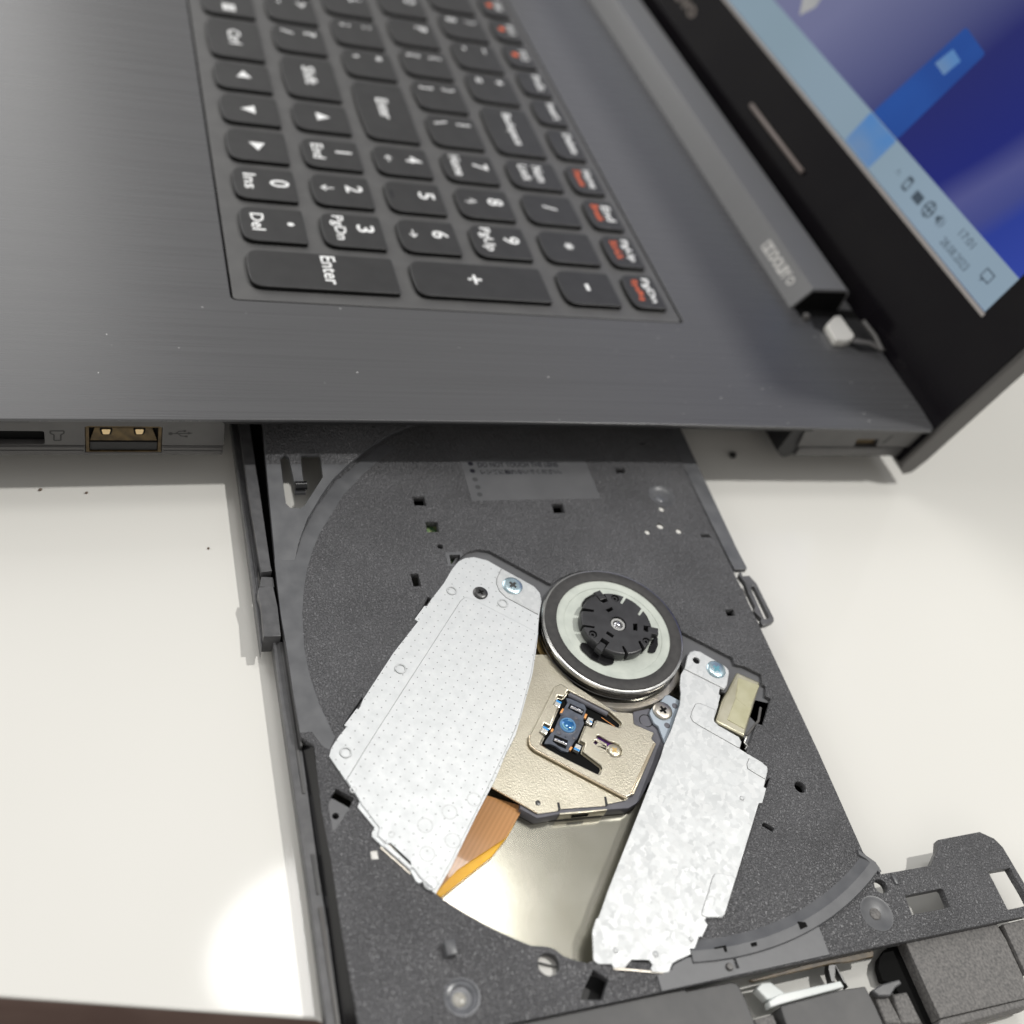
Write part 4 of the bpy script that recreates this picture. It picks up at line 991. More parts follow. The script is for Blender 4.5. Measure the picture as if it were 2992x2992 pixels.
prism('preview_text', [(-131.5, 57), (-126.0, 56.4), (-124.6, 61.5), (-129.8, 62.3)], -0.38, -0.37, M['scr_tilepale'], dsp, frame=LIDM)
prism('task_button', rounded([(-139.5, 27.0), (-124.5, 27.0), (-123.2, 37.2), (-138.6, 37.2)], 0.8), -0.39, -0.38, M['scr_tilepale'], dsp, frame=LIDM)
prism('pointer', [(-196.5, 52.0), (-189, 52), (-188, 45), (-192, 40.0), (-196, 44)], -0.40, -0.39, M['scr_pale'], dsp, frame=LIDM)
ix = [tuple(p) for p in D['icons']]
text('tray_arrow', '\u2227', ix[0][0], ix[0][1]+0.1, -0.38, 2.0, 1.4, M['scr_ink'], dsp, frame=LIDM)
prism('tray_icon', rounded([(ix[1][0]-1.3, ix[1][1]-1.9), (ix[1][0]+1.3, ix[1][1]-1.9), (ix[1][0]+1.3, ix[1][1]+1.9), (ix[1][0]-1.3, ix[1][1]+1.9)], 0.6), -0.39, -0.38, M['scr_ink'], dsp, frame=LIDM,
      holes=[[(ix[1][0]-0.8, ix[1][1]-1.2), (ix[1][0]+0.8, ix[1][1]-1.2), (ix[1][0]+0.8, ix[1][1]+0.9), (ix[1][0]-0.8, ix[1][1]+0.9)]])
prism('tray_icon', rounded([(ix[2][0]-2.0, ix[2][1]-1.3), (ix[2][0]+1.9, ix[2][1]-1.3), (ix[2][0]+1.9, ix[2][1]+1.3), (ix[2][0]-2.0, ix[2][1]+1.3)], 0.3), -0.39, -0.38, M['scr_ink'], dsp, frame=LIDM)
prism('tray_icon', circle(ix[3][0], ix[3][1], 2.2), -0.39, -0.38, M['scr_ink'], dsp, frame=LIDM,
      holes=[[(ix[3][0]+1.7*math.cos(a+q), ix[3][1]+1.7*math.sin(a+q)) for q in (0.15, 0.5, 0.85, 1.2, 1.42)]+[(ix[3][0]+0.4*math.cos(a+0.78), ix[3][1]+0.4*math.sin(a+0.78))] for a in (0, 1.5708, 3.1416, 4.7124)])
text('tray_icon', '))', ix[4][0]+0.8, ix[4][1], -0.38, 1.8, 2.8, M['scr_ink'], dsp, frame=LIDM)
prism('tray_icon', [(ix[4][0]-1.8, ix[4][1]-0.6), (ix[4][0]-1.0, ix[4][1]-0.6), (ix[4][0]-0.2, ix[4][1]-1.5), (ix[4][0]-0.2, ix[4][1]+1.5), (ix[4][0]-1.0, ix[4][1]+0.6), (ix[4][0]-1.8, ix[4][1]+0.6)], -0.39, -0.38, M['scr_ink'], dsp, frame=LIDM)
text('clock', '17:01', -81.2, 34.5, -0.38, 6.4, 2.1, M['scr_ink'], dsp, frame=LIDM)
text('date', '28.08.2023', -80.8, 29.9, -0.38, 12.4, 2.1, M['scr_ink'], dsp, frame=LIDM)
nx, ny = -68.5, 32.2
prism('notification_icon', [(nx-1.8, ny-1.1), (nx-0.9, ny-1.1), (nx-0.9, ny-2.0), (nx, ny-1.1), (nx+1.8, ny-1.1), (nx+1.8, ny+1.6), (nx-1.8, ny+1.6)], -0.39, -0.38, M['scr_ink'], dsp, frame=LIDM,
      holes=[[(nx-1.45, ny-0.75), (nx+1.45, ny-0.75), (nx+1.45, ny+1.25), (nx-1.45, ny+1.25)]])
bm = tube_bm(bmesh.new(), [(-183.0, 12.1, 0.35), (-182, 12.1, 0.75), (-145, 12.2, 0.75), (-144, 12.2, 0.35)], 0.75, 10)
bm_obj('rubber_pad', bm, M['pad'], laptop, 60, LIDM)
text('logo', 'lenovo', -257, 15.8, 0.03, 34, 5.6, M['logo'], laptop, frame=LIDM, bold=0.03)

# settled dust on the deck
bm = bmesh.new()
spots = 0
while spots < 46:
    x, y = random.uniform(-82, -47), random.uniform(-108, 98)
    if random.random() < 0.45: x, y = random.uniform(-82, -47), random.uniform(30, 98)
    r = random.choice((0.08, 0.10, 0.12, 0.17))
    bmesh.ops.create_icosphere(bm, subdivisions=1, radius=r, matrix=Matrix.Translation((x, y, DZ+0.02)) @ Matrix.Diagonal((1, random.uniform(0.7, 1.3), 0.35, 1)))
    spots += 1
o = bm_obj('dust_specks', bm, M['speck'])
o['kind'] = 'stuff'; o['label'] = 'pale dust specks scattered over the brushed deck'; o['category'] = 'dust'

# ------------------------------------------------------------------ disc drive drawer
drive = thing('disc_drive', 'black disc drive tray slid out of the laptop with silver plates and spindle', 'disc drive', (0, -15, -4.4))
P = drive
hole_names = ['h_sq', 'h_pcb', 'h_pcb2', 'h_tall', 'h_sq5', 'h_sq6', 'h_sq7', 'h_sq8', 'h_sq9', 'h_slotO', 'h_cornO', 'h_notch1', 'h_notch2', 'h_diam', 'h_peghole', 'h_pocket', 'h_sqW', 'h_rectW']
slot = D['slot_panel']
holes = [list(D['opening'])]
for k in hole_names: holes.append(list(D[k]))
for k in ('c_dot', 'c_c1', 'c_c2', 'c_c3', 'c_c4', 'c_c5', 'c_c6', 'c_c7', 'c_dia'):
    (x, y), (r, _) = D[k]
    holes.append(circle(x, y, r, 20))
holes.append(grow([tuple(p) for p in D['slot_floor']], 0.9))
for k, g in (('boss1', 0.0), ('boss2', 0.0), ('boss3', 0.0)):
    (x, y), (r, _) = D[k]
    holes.append(circle(x, y, r, 36))
prism('tray', D['floor_out'], -1.6, 0.0, M['tray'], P, holes=holes, bevel=0.06)
# lining added under the holes, its black standing in for their shade
prism('black_under_sheet', [(-60, -45), (-60, 33), (-14.5, 33), (60, 33), (60, 19), (36, 21), (-14, -26), (-30, -45)], -4.2, -3.9, M['void'], P)
for k in ('c_c1', 'c_c2', 'c_c4', 'c_c3'):  # pale plugs added, standing in for bright table below the holes
    (x, y), (r, _) = D[k]
    lathe('pale_hole_plug', [(0.0001, -0.25), (r*0.8, -0.25), (r*0.98, -0.35), (r*0.98, -1.8)], M['cream'], P, x-(0.25 if k == 'c_c3' else 0)+ (0.5 if k == 'c_c3' else 0), y, 16)
prism('black_under_sheet', [(22, -61.5), (66, -61.5), (66, -38), (52, -38), (46, -46), (38, -53), (24, -58)], -4.2, -3.9, M['void'], P, holes=[circle(60.09, -31.65, 2.4, 20)])
prism('black_under_sheet', [(60, -29), (67, -29), (67, -21), (60, -22)], -4.0, -3.7, M['black'], P)
for k, dxx in (('h_pcb', 0), ('h_pcb2', 0)):
    q = D[k]; mx = sum(p[0] for p in q)/len(q); my = sum(p[1] for p in q)/len(q)
    box('circuit_board', (mx-1.9, my-1.2, -2.8), (mx+1.2, my+3.0, -2.2), M['pcb'], P)
q = D['h_peghole']
box('pale_hole_plug', (sum(p[0] for p in q)/4-0.75, sum(p[1] for p in q)/4-0.65, -1.4), (sum(p[0] for p in q)/4+0.75, sum(p[1] for p in q)/4+0.65, -0.1), M['cream'], P, 0.15)  # plug added for the bright table seen through this hole
(x, y), (r, _) = D['c_c6']
lathe('hole_backing', [(0.0001, -1.5), (r+0.3, -1.5), (r+0.3, -1.7)], M['cream'], P, x, y, 28)  # added pale disc carries the bright pan reflection seen through the hole
# smooth moulded zones
def left_zone(): return D['smooth_left']
prism('smooth_band', D['smooth_left'], -0.3, 0.06, M['smooth'], P, bevel=0.03)
slope = lambda x, y: max(0.0, (-21-x))*0.10
prism('corner_panel', D['corner_panel'], -0.8, 0.05, M['smooth'], P, bevel=0.05, warp=slope, holes=[slot])
gp = prism('grain_patch', D['grain_zone'], -0.2, 0.09, M['tray'], P, bevel=0.02, warp=slope)
cut(gp, [(grow(slot, 0.02), -2, 8)])
tg = [(-54.0, -58.0), (-54.0, -55.4), (-47.0, -55.4), (-47.0, -57.9)]
sx = [p[0] for p in slot]
lathe('spring_roller', [(0, -1.15), (0.9, -1.15), (0.9, 1.15), (0, 1.15)], M['glossblack'], P, 0, 0, 16)
ro = bpy.data.objects['spring_roller']
ro.rotation_euler = (math.radians(90), 0, 0)
tip = min(((p[0], p[1]) for p in slot[5:6]), default=(-42, -53))
tt_ = [tuple(p) for p in slot]
tipx = (tt_[4][0]+tt_[5][0])/2; tipy = (tt_[4][1]+tt_[5][1])/2
ro.location = V3((tipx-0.9, tipy, 2.6))-ORG['disc_drive']
# well edge: sloping glossy band and flat rim, front right; low lip at the back left
lathe('well_rim', [(61.0, 0.03), (62.7, 0.45), (62.75, 0.5), (64.5, 0.55), (64.7, 0.3), (64.8, -0.4)], M['smooth'], P, 0, 0, 60, -7.0, 32.3)
prism('rim_end', [(50.6, 31.9), (51.6, 32.7), (52.4, 33.4), (53.4, 34.3), (55.2, 34.6), (55.4, 34.0), (54.6, 33.6), (52.6, 32.6), (51.6, 31.6)], -0.3, 0.5, M['smooth'], P, bevel=0.15)
# moulded bosses
for k, depth, mi in (('boss1', -0.45, 'smooth'), ('boss2', -0.7, 'dish'), ('boss3', -0.3, 'smooth')):
    (x, y), (r, _) = D[k]
    (xi, yi), (ri, _) = D[k+'i']
    b = lathe('moulded_boss', [(0, depth), (r*0.62, depth), (r*0.72, depth*0.5), (r*0.9, depth*0.35), (r*0.98, 0.05), (r*1.06, 0.06), (r*1.08, -0.2)], M[mi], P, x, y, 40)
    lathe('gate_mark', [(0, depth+0.22), (ri*0.8, depth+0.22), (ri*0.95, depth+0.12), (ri, depth-0.05)], M['dishlight' if k == 'boss2' else 'dusty' if k == 'boss3' else 'dish'], b, xi, yi, 24)
# small moulded details
prism('diamond_patch', rounded(D['diamond_patch'], 0.25), -0.5, 0.05, M['labelplate'], P, holes=[circle(D['c_dia'][0][0], D['c_dia'][0][1], D['c_dia'][1][0], 18)], bevel=0.02)
prism('patch_frame', D['pcb2_frame'], -0.3, 0.05, M['smooth'], P, holes=[grow(D['h_pcb2'], 0.0)])
box('tray_peg', (54.3, -47.6, -0.4), (56.6, -45.9, 1.5), M['smooth'], P, 0.15)
box('tray_peg', (56.2, 36.3, -0.2), (57.9, 37.0, 0.45), M['smooth'], P, 0.12)
prism('moulded_label', D['label'], -0.3, 0.04, M['labelplate'], P, bevel=0.03)
ml = bpy.data.objects['moulded_label']
for i, (x, y) in enumerate(D['label_dots']):
    prism('bullet', circle(x, y, 0.62, 14), 0.045, 0.06, M['faint'] if i < 2 else M['faint2'], ml)
def line(s, i, mat, h=1.5):
    a, b = D['label_txt'][i], D['label_txt'][i+1]
    text('lettering', s, (a[0]+b[0])/2-0.1, (a[1]+b[1])/2, 0.06, abs(b[1]-a[1]), h, M[mat], ml, rot=math.pi/2, bold=0.02)
line('DO NOT TOUCH THE LENS', 0, 'faint'); line('レンズに触れないでください。', 2, 'faint')
# left slide hardware
prism('slide_rail', [(-62, -66.9), (-62, -64.7), (-20.4, -64.7), (-19.1, -64.6), (-18.9, -66.6), (-21.5, -66.7), (-40, -67.0)], -3.0, -0.5, M['rail'], P, bevel=0.12)
prism('rail_catch', D['rail_notch'], -3.4, -1.2, M['rail'], P, bevel=0.1)
prism('slide_block', D['rail_block'], -5.2, -0.3, M['rail'], P, bevel=0.12)
prism('outer_rail', [(-62, -68.2), (-62, -66.4), (-41.5, -66.6), (-22.3, -66.6), (-16, -67.3), (-12, -67.3), (-5.7, -67.5), (-2.3, -68.2)], -5.2, -2.4, M['rail'], P, bevel=0.2)
for k in range(5):
    tube('groove_ridge', [(-61, -67.9+0.28*k, -2.35), (-8+2*k*0.4, -67.9+0.28*k*0.6, -2.35)], 0.1, M['rail'], P, 6)
prism('rail_channel', [(-62, -64.8), (-62, -61.7), (-8, -64.0), (-2, -63.9), (-2, -65.6), (-20, -65.2)], -4.4, -3.6, M['void'], P)
prism('tray_runner', [(-4.2, -66.0), (-4.2, -63.6), (16.5, -63.6), (40, -63.9), (48.6, -63.8), (67.2, -64.2), (67.2, -66.2), (41.3, -65.9), (15.3, -66.0)], -5.0, -2.3, M['rail'], P, bevel=0.15)
prism('runner_lip', [(-3.6, -64.25), (-3.6, -63.95), (18.0, -63.75), (18.0, -64.1)], -2.4, -0.9, M['bezelgrey'], P, bevel=0.1)
bm = bmesh.new()
A = [(17.0, -63.6, -2.3), (19.0, -62.2, -0.02), (30.3, -62.3, -0.02), (38.9, -62.2, -0.02), (50.5, -62.3, -0.02), (67.2, -62.2, -0.02)]
Bv = [(17.0, -64.3, -2.35), (19.0, -64.3, -3.4), (30.3, -64.3, -3.4), (38.9, -64.3, -3.4), (50.5, -64.4, -3.4), (67.2, -64.6, -3.4)]
va = [bm.verts.new(p) for p in A]; vb = [bm.verts.new(p) for p in Bv]
for i in range(5): bm.faces.new((va[i], va[i+1], vb[i+1], vb[i]))
bm_obj('tray_flank', bm, M['glossblack'], P)
for i, (x0, x1, w) in enumerate(((-3.8, 26, 0.5), (36.5, 43, 0.55), (45, 66.5, 0.6))):
    box('runner_strip', (x0, -64.7-0.05*i, -2.35), (x1, -64.2, -2.12+0.03*i), M['bezelgrey'] if i != 2 else M['lidgrey'], P, 0.06)
# right edge flange and latch
prism('edge_flange', D['flange'], -1.6, -0.35, M['smooth'], P, bevel=0.12)
prism('tray_latch', D['latch'], -1.9, -0.55, M['rail'], P, holes=[D['latch_hole']], bevel=0.15)
box('latch_pin', (-9.6, 34.9, -1.6), (-7.4, 35.4, -0.8), M['lidgrey'], P, 0.1)
# mechanism chassis under the opening
OPN = [tuple(p) for p in D['opening']]
core = [(31.8, -7.0)]
prism('chassis', grow(OPN, 0.8), -1.5, -0.75, M['labelplate'], P, holes=[[(-11.0, -22.5), (6, 8), (17, 12.5), (57.5, -6), (66, -24), (58, -40), (46, -49.5), (38, -54), (22, -50)][0:1]+[(-3.0, -20.0), (-9.5, 0.5), (0.0, 15.2), (12, 12.0), (16, 20.5), (19.5, 30.2), (33, 21.5), (28, 14), (56, -8), (64.5, -20), (58, -36), (46, -49), (30, -50), (14, -40)]])
prism('bottom_sheet', [(-16, -22), (0, 17), (14, 32), (34, 24), (60, 2), (66, -14), (67, -30), (58, -42), (46, -52), (22, -61), (4, -50)], -4.15, -3.8, M['pan'], P)
prism('motor_pocket', [(8.5, 24.3), (14, 32), (34, 25), (36, 19), (30, 14)], -3.75, -3.6, M['void'], P)
prism('sheet_edge', [(60.2, -19.2), (48.0, -9.8), (40, -4), (41, -2.5), (62, -17)], -3.75, -1.0, M['pan'], P)
# turntable
TT_ = lathe('turntable', [(14.3, 1.05), (14.65, 1.0), (14.85, 0.75), (14.85, 0.15), (14.45, 0.0), (13.0, 0.0)], M['chrome'], P, 0, 0, 96)
lathe('rotor', [(14.42, 0.05), (14.40, -0.7), (14.32, -0.75), (14.32, -0.95), (14.42, -1.0), (14.42, -1.7), (14.55, -1.8), (14.5, -2.2), (14.3, -3.2), (0.0001, -3.2)], M['rotor'], TT_, 0, 0, 96)
lathe('rubber_ring', [(11.85, 0.7), (11.9, 1.2), (12.05, 1.3), (14.15, 1.3), (14.3, 1.2), (14.35, 0.6)], M['rubber'], TT_, 0, 0, 96)
lathe('support_ring', [(6.0, 0.75), (10.2, 0.75), (10.3, 0.85), (11.7, 0.95), (11.9, 1.05), (12.0, 0.4)], M['sage'], TT_, 0, 0, 96)
lathe('motor_base', [(15.1, -3.1), (15.0, -2.3), (16.2, -2.3), (16.7, -2.7), (16.8, -3.6)], M['steel'], TT_, 0, 0, 72, 300, 450)
lathe('motor_base', [(14.5, -3.1), (14.6, -2.6), (15.6, -2.6), (15.8, -3.0), (15.8, -3.6)], M['brassy'], TT_, 0, 0, 40, 262, 300)
hub = prism('hub', circle(0, 0, 7.45, 72), 0.8, 3.0, M['hub'], TT_, bevel=0.4, res=3)
cut(hub, [(D[k], 0.5, 4.0) for k in ('hs1', 'hs2', 'hs3', 'hs4', 'hs5', 'hs6')] + [(D[k], 1.4, 4.0) for k in ('hh1', 'hh2', 'hh3', 'ch1', 'ch2', 'ch3')]
    + [(circle(x, y, 0.86, 20), 2.2, 4.0) for x, y in D['wells']] + [(circle(0.2, 0.25, 1.72, 32), 2.3, 4.0)])
for i in range(3):
    prism('hub_flange', rounded(D['lobe%d' % i], 0.6), 0.85, 1.05, M['glossblack'], TT_, bevel=0.05)
    q = D['cl%d' % (i+1)]
    prism('disc_clip', rounded(q, 0.1), 1.5, 2.95, M['hub'], TT_, bevel=0.14)
    x, y = D['wells'][i]
    lathe('hub_stud', [(0, 2.25), (0.28, 2.25), (0.32, 2.75), (0.6, 2.75), (0.66, 2.2)], M['hub'], TT_, x, y, 20)
lathe('hub_core', [(0, 0.7), (5.4, 0.7), (5.4, 1.45), (0, 1.45)], M['void'], TT_, 0, 0, 32)
lathe('spindle_collar', [(1.0, 2.4), (1.02, 2.75), (1.45, 2.75), (1.52, 2.6), (1.52, 2.3)], M['magnet'], TT_, 0.2, 0.25, 32)
lathe('spindle_tip', [(0.0001, 3.05), (0.4, 2.98), (0.75, 2.78), (0.95, 2.45), (0.98, 2.3)], M['pole'], TT_, 0.2, 0.25, 32)
bm = bmesh.new()
for q in (D['ch1'], D['ch2'], D['ch3']):
    c0 = Vector((sum(p[0] for p in q)/4, sum(p[1] for p in q)/4))
    for k in range(4): tube_bm(bm, [(c0.x-0.5+0.3*k, c0.y-0.45, 1.75), (c0.x-0.4+0.3*k, c0.y+0.45, 1.75)], 0.12, 6)
bm_obj('clip_springs', bm, M['pole'], TT_, 60)

def screw(name, key_, z, mat, parent, slot_mat='void', dome=0.25, cross=True, rot=0.6):
    (x, y), (r, _) = D[key_]
    o = lathe(name, [(0.0001, z+dome), (r*0.6, z+dome*0.97), (r*0.88, z+dome*0.75), (r, z+dome*0.3), (r, z-0.3)], M[mat], parent, x, y, 32)
    if cross:
        w, e = r*0.13, r*0.42
        for a in (rot, rot+math.pi/2):
            ca, sa = math.cos(a), math.sin(a)
            pts = [(x+ca*u-sa*v, y+sa*u+ca*v) for u, v in ((-e, -w), (e, -w), (e, w), (-e, w))]
            prism('driver_slot', pts, z+dome-0.05, z+dome+(0.012 if a == rot else 0.017), M[slot_mat], o)
    return o

# left plate
LPZ = 0.36
(sx_, sy_), (sr_, _) = D['blue_screw']
def shade_line(path, parent, z, r=0.075, closed=False):
    pts = [(p[0], p[1], z) for p in path]
    tube('shade_line', pts, r, M['shade_line'], parent, 6)
lp = prism('left_plate', D['left_plate'], -0.05, LPZ, M['dotted'], P, bevel=0.05, holes=[rounded(D['left_slot'], 0.3)])
prism('raised_panel', D['left_emboss'], LPZ-0.1, LPZ+0.22, M['dotted'], lp, bevel=0.2, res=2, holes=[rounded(D['left_slot'], 0.3)])
prism('screw_land', rounded(D['left_corner'], 0.3), LPZ-0.1, LPZ+0.09, M['galv'], lp, bevel=0.08, res=2)
e_ = [tuple(p) for p in D['left_emboss']]
shade_line(e_[:5]+[e_[5]], lp, LPZ+0.02)
shade_line([tuple(p) for p in D['left_corner']][:6], lp, LPZ+0.02)
for x, y, r in D['left_dimples']:
    bm = lathe_bm(bmesh.new(), [(r-0.16, LPZ+0.01), (r-0.1, LPZ+0.22), (r, LPZ+0.24), (r+0.1, LPZ+0.22), (r+0.16, LPZ+0.01)], x, y, 32)
    bm_obj('dimple', bm, M['galv'], lp, 60)
screw('blue_screw', 'blue_screw', LPZ+0.15, 'bluezinc', P, 'darkmetal', 0.35)
screw('dark_rivet', 'dark_rivet', LPZ+0.1, 'darkmetal', P, 'void', 0.35, True, 0.3)
fl = [(p[0], p[1]) for p in D['left_slot']]
prism('slot_floor', grow(fl, 0.3), 0.0, 0.12, M['steel'], lp)
prism('turned_flange', grow(fl, 0.35), -1.0, 0.05, M['steel'], lp, bevel=0.1)
# right plate
(hx, hy), (hr, _) = D['plate_hole']
rp = prism('right_plate', D['right_plate'], -0.05, LPZ, M['galv'], P, bevel=0.06, holes=[circle(hx, hy, hr, 20)])
prism('screw_land', D['right_tab'], LPZ-0.1, LPZ+0.14, M['galv'], rp, bevel=0.12, res=2, holes=[circle(hx, hy, hr, 20)])
prism('motor_lip', rounded(D['right_lip'], 0.4), LPZ-0.1, LPZ+0.10, M['galv'], rp, bevel=0.09, res=2)
shade_line([D['right_tab'][0], D['right_tab'][-1]], rp, LPZ+0.02)
rl_ = rounded(D['right_lip'], 0.4); shade_line(rl_[:len(rl_)*8//13], rp, LPZ+0.02, 0.06)
shade_line([tuple(p) for p in D['right_corner']][:5], rp, LPZ+0.02, 0.06)
shade_line([tuple(p) for p in D['right_emboss']][:6], rp, LPZ+0.01, 0.05)
prism('corner_land', rounded(D['right_corner'], 0.3), LPZ-0.1, LPZ+0.09, M['galv'], rp, bevel=0.08, res=2)
prism('edge_land', rounded(D['right_emboss'], 0.3), LPZ-0.1, LPZ+0.09, M['galv'], rp, bevel=0.08, res=2)
for x, y, r in D['right_dimples']:
    lathe('dimple', [(0.0001, LPZ+0.16), (r*0.6, LPZ+0.14), (r, LPZ-0.02)], M['galv'], rp, x, y, 20)
prism('turned_flange', D['right_flange'], -0.2, 0.2, M['steel'], rp)
screw('blue_screw', 'cyan_screw', LPZ+0.2, 'bluezinc', P, 'teal', 0.4)
# stepper motor
gm = prism('feed_motor', rounded(D['gear'], 0.5), -3.6, -0.25, M['motorcan'], P, bevel=0.55, res=4)
prism('can_plate', rounded(D['gear_top'], 0.15), -0.35, -0.10, M['canlabel'], gm, bevel=0.06)
prism('can_plate', rounded(D['gear_top2'], 0.15), -0.35, -0.13, M['canlabel'], gm, bevel=0.06)
w = [tuple(p) for p in D['wire']]
tube('motor_wire', [(x, y, -0.7) for x, y in w], 0.28, M['lidgrey'], gm, 8)
tube('motor_wire', [(x, y, -0.9) for x, y in D['wire2']], 0.22, M['magnet'], gm, 8)
prism('terminal', rounded(D['brass'], 0.1), -1.4, -0.8, M['brassy'], gm, bevel=0.1)
# laser pickup sled
pk = prism('laser_pickup', D['body'], -3.7, -1.45, M['armgrey'], P, bevel=0.1)
prism('cover_plate', D['gold_base'], -1.4, -1.2, M['gold'], pk, bevel=0.07, holes=[grow(D['aperture'], -0.2)])
prism('raised_cover', rounded(D['gold_raised'], 0.25), -1.25, -0.5, M['gold'], pk, bevel=0.22, res=3, holes=[D['aperture'], rounded(D['keyhole_a'], 0.1), D['keyhole_b']])
prism('folded_edge', D['fold_r'], -0.55, -0.28, M['goldsmooth'], pk, bevel=0.1)
ftb = prism('folded_tab', D['tab2'], -3.3, -1.3, M['gold'], pk, bevel=0.05)
prism('tab_slot', grow(D['tabslot'], 0.12), -2.7, -2.0, M['void'], ftb)
bm = bmesh.new()
e = [tuple(p) for p in D['gold_raised']]
tube_bm(bm, [(x, y, -0.72) for x, y in e[2:7]], 0.26, 8)
bm_obj('rolled_edge', bm, M['goldsmooth'], pk, 60)
for k in ('gnotch1', 'gnotch2'): prism('fold_notch', D[k], -1.3, -1.18, M['black'], pk)
tube('fold_edge', [(x, y, -1.2) for x, y in D['goldfold']], 0.14, M['goldsmooth'], pk, 8)
lathe('rivet_dot', [(0.0001, -1.12), (D['rivetdot'][1][0]*0.7, -1.13), (D['rivetdot'][1][0], -1.21)], M['darkmetal'], pk, D['rivetdot'][0][0], D['rivetdot'][0][1], 16)
prism('well_floor', grow(D['aperture'], -0.1), -1.44, -1.36, M['void'], pk)
prism('purple_shim', [(x+0, y) for x, y in circle(24.6, -9.2, 2.6, 20)], -1.19, -1.1, M['purple'], pk)
screw('cover_screw', 'gold_screw', -1.0, 'gold', pk, 'brassy', 0.3, True, 0.5)
act = prism('actuator', D['actuator'], -1.5, -0.85, M['actuator'], pk, bevel=0.12)
prism('pole_slot', D['pole_a'], -0.9, -0.83, M['void'], act); prism('pole_slot', D['pole_b'], -0.9, -0.83, M['void'], act)
for k in ('pole_a', 'pole_b'):
    q = D[k]
    c0 = Vector((sum(p[0] for p in q)/len(q), sum(p[1] for p in q)/len(q)))
    ax = (Vector(q[1])-Vector(q[0])).normalized()
    tube('pole_piece', [(*(c0-ax*1.15), -0.75), (*(c0-ax*0.35), -0.6), (*(c0+ax*0.0), -0.78), (*(c0+ax*0.35), -0.6), (*(c0+ax*1.15), -0.75)], 0.36, M['pole'], act, 10)
for i in range(4):
    q = D['magnet%d' % i]
    mg = prism('magnet', q, -1.3, -0.42, M['magnet'], pk, bevel=0.08)
    a, b, c_, d_ = [Vector(p) for p in q]
    if i < 2: pts = [a*0.97+d_*0.03, b*0.97+c_*0.03, b*0.66+c_*0.34, a*0.66+d_*0.34]
    elif i == 3: pts = [d_*0.97+a*0.03, c_*0.97+b*0.03, c_*0.66+b*0.34, d_*0.66+a*0.34]
    else: pts = [a*0.6+c_*0.4, b*0.5+c_*0.5, b*0.3+c_*0.7, a*0.4+c_*0.6]
    prism('paint_mark', [tuple(p) for p in pts], -0.44, -0.405, M['bluemark'], mg)
    prism('coil', rounded(D['coil%d' % i], 0.1), -1.3, -0.75, M['copper'], pk, bevel=0.1)
(lx, ly), (lr, _) = D['lens']
lathe('lens_holder', [(0.0001, -0.75), (lr*0.98, -0.75), (lr, -0.8), (lr*1.12, -0.83), (lr*1.15, -0.95)], M['actuator'], act, lx, ly, 40)
lathe('lens_rim', [(lr*0.72, -0.74), (lr*0.74, -0.6), (lr*0.9, -0.58), (lr*0.96, -0.74)], M['lensring'], act, lx, ly, 40)
lathe('lens', [(0.0001, -0.38), (lr*0.3, -0.41), (lr*0.55, -0.52), (lr*0.73, -0.68), (lr*0.74, -0.75)], M['lens'], act, lx, ly, 40)
for a0, a1 in ((250, 340), (20, 60), (120, 165)):  # pale arcs painted on as glints of the lens
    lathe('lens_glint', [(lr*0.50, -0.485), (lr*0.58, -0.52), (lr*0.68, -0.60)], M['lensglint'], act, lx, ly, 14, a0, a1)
for (u, v), r in (((560, 480), 0.3), ((410, 830), 0.5), ((635, 965), 0.4), ((790, 585), 0.45), ((505, 915), 0.2)):
    ux_, uy_ = lx+(v-705)*0.0106, ly+(u-605)*0.0112
    lathe('solder_dot', [(0.0001, -0.62), (r*0.6, -0.66), (r, -0.86)], M['actuator'] if r < 0.35 else M['armgrey'], act, ux_, uy_, 14)
ap = [tuple(p) for p in D['aperture']]
def lerp(a, b, t): return (a[0]+(b[0]-a[0])*t, a[1]+(b[1]-a[1])*t)
tube('suspension_wire', [(*lerp(ap[19], ap[20], 0.1), -1.0), (*lerp(ap[17], ap[18], 0.6), -1.0)], 0.06, M['copper'], pk, 6)
tube('suspension_wire', [(*lerp(ap[2], ap[7], 0.55), -1.1), (*lerp(ap[4], ap[6], 0.9), -1.1)], 0.06, M['copper'], pk, 6)
b0_, b1_ = ap[0], lerp(ap[2], ap[3], 0.2)
q0 = lerp(ap[1], ap[2], 0.03); q1 = lerp(ap[1], ap[2], 0.93)
tube('guide_bar', [(q0[0]+0.55, q0[1]-0.1, -1.0), (q1[0]+0.75, q1[1]+0.1, -1.0)], 0.5, M['armgrey'], pk, 10)
# holding arm, bracket and steel screw
prism('pickup_arm', D['arm'], -2.6, -1.5, M['armgrey'], P, bevel=0.12)
(ax_, ay_), (ar_, _) = D['arm_ring']
lathe('arm_ring', [(ar_-0.16, -1.55), (ar_-0.08, -1.47), (ar_+0.08, -1.47), (ar_+0.16, -1.55)], M['black'], P, ax_, ay_, 36)
br = prism('bracket', rounded(D['bracket'], 0.3), -1.45, -0.8, M['bracket'], P, bevel=0.15, res=2)
for k in ('br_dot1', 'br_dot2'):
    (x, y), (r, _) = D[k]
    lathe('pin_head', [(0.0001, -0.72), (r*0.8, -0.73), (r*0.9, -0.79), (r, -0.85)], M['armgrey'], br, x, y, 20)
screw('steel_screw', 'steel_screw', -0.65, 'steel', br, 'void', 0.4, True, 0.35)
tube('guide_rod', [(13.2, 14.9, -1.4), (16.5, 12.6, -1.4), (17.2, 12.1, -1.4)], 0.75, M['steel'], P, 14)
tube('guide_rod', [(17.4, 11.9, -1.5), (19.0, 9.6, -1.6)], 0.95, M['glossblack'], P, 14)
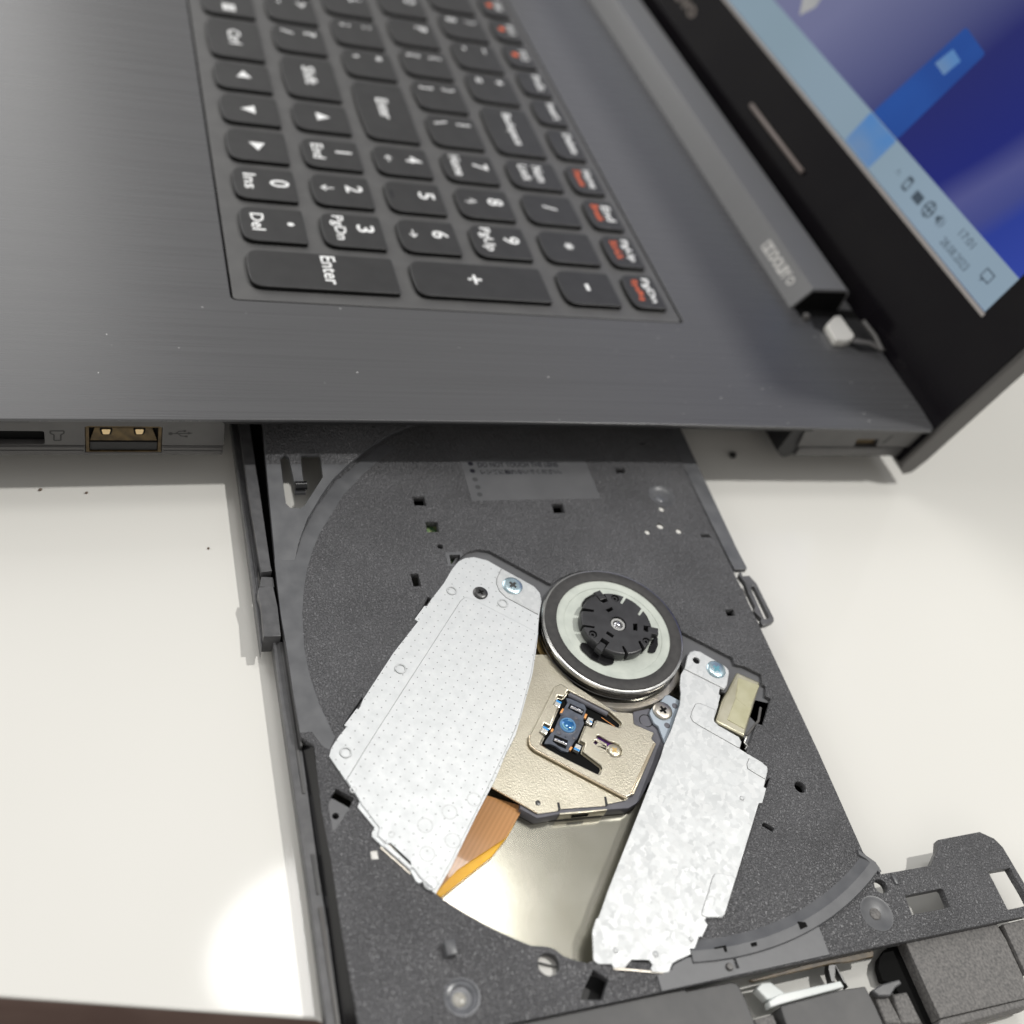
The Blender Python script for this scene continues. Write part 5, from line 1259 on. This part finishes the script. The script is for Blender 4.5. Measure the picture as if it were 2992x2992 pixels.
# ribbon cable
bm = bmesh.new()
rt = [tuple(p) for p in D['ribbon_top']]
va = [(29.6, -34.5, -2.6), (33.0, -41.5, -2.0), (38.0, -47.0, -1.9), (46.0, -49.5, -2.6)]
vb = [(33.0, -27.4, -2.6), (38.3, -32.3, -1.9), (42.6, -42.0, -1.8), (46.4, -47.4, -2.6)]
A = [bm.verts.new(p) for p in va]; B = [bm.verts.new(p) for p in vb]
for i in range(3): bm.faces.new((A[i], A[i+1], B[i+1], B[i]))
bmesh.ops.subdivide_edges(bm, edges=bm.edges[:], cuts=2, use_grid_fill=True, smooth=1.0)
rb = bm_obj('ribbon_cable', bm, M['ribbon'], P, 60)
prism('ribbon_fold', D['ribbon_edge'], -3.6, -2.3, M['ribbon_edge'], rb, bevel=0.15)
# front smooth strip of the tray and its little moulded marks
fs = prism('front_strip', D['front_strip'], -0.4, 0.3, M['smooth'], P, bevel=0.08, holes=[D['strip_slot']])
prism('mark', D['ell'], -0.2, 0.62, M['void'], P); prism('mark', D['blk1'], -0.2, 0.62, M['void'], P); prism('mark', D['blk2'], -0.2, 0.64, M['void'], P)
q = D['strip_peg']; px_, py_ = sum(p[0] for p in q)/len(q), sum(p[1] for p in q)/len(q)
lathe('strip_stud', [(0.0001, 0.8), (0.5, 0.78), (0.62, 0.6), (0.66, 0.25)], M['lidgrey'], P, px_, py_, 20)
# front bezel and release mechanism
fb = prism('front_bezel', rounded(D['bezel_left'], 0.6), -5.5, -0.6, M['bezelgrey'], P, bevel=0.25, res=2)
prism('release_cover', rounded(D['bezel_mid'], 0.3), -5.5, -1.5, M['bezelgrey'], P, bevel=0.2)
prism('button_block', rounded(D['bezel_mid2'], 0.2), -5.5, -2.0, M['dusty'], P, bevel=0.2)
lv = prism('release_lever', rounded(D['lever'], 0.2), -3.6, -1.7, M['clear'], P, bevel=0.2, res=2)
prism('lever_arm', rounded(D['lever_arm'], 0.3), -4.4, -2.5, M['clear'], lv, bevel=0.25, res=2)
prism('spring_clip', D['spring'], -4.2, -2.6, M['darkmetal'], P, bevel=0.08)
prism('dusty_panel', D['rough_panel'], -5.5, -1.6, M['dusty'], P, bevel=0.2)
prism('panel_ledge', D['panel_ledge'], -5.6, -1.1, M['dusty'], P, bevel=0.3, res=2)
prism('dusty_panel', D['far_panel'], -5.5, -1.2, M['dusty'], P, bevel=0.2)
prism('bezel_recess', D['void_r'], -5.6, -4.2, M['void'], P)
prism('spring_hook', rounded(D['clip'], 0.3), -2.4, -1.0, M['rail'], P, bevel=0.25, res=2)
prism('pillar', D['pillar_a'], -5.0, -2.2, M['dusty'], P, bevel=0.5, res=3)
prism('pillar', D['pillar_b'], -5.0, -2.2, M['dusty'], P, bevel=0.5, res=3)
prism('adhesive_strip', D['brown_strip'], -2.6, -1.9, M['adhesive'], P, bevel=0.1)
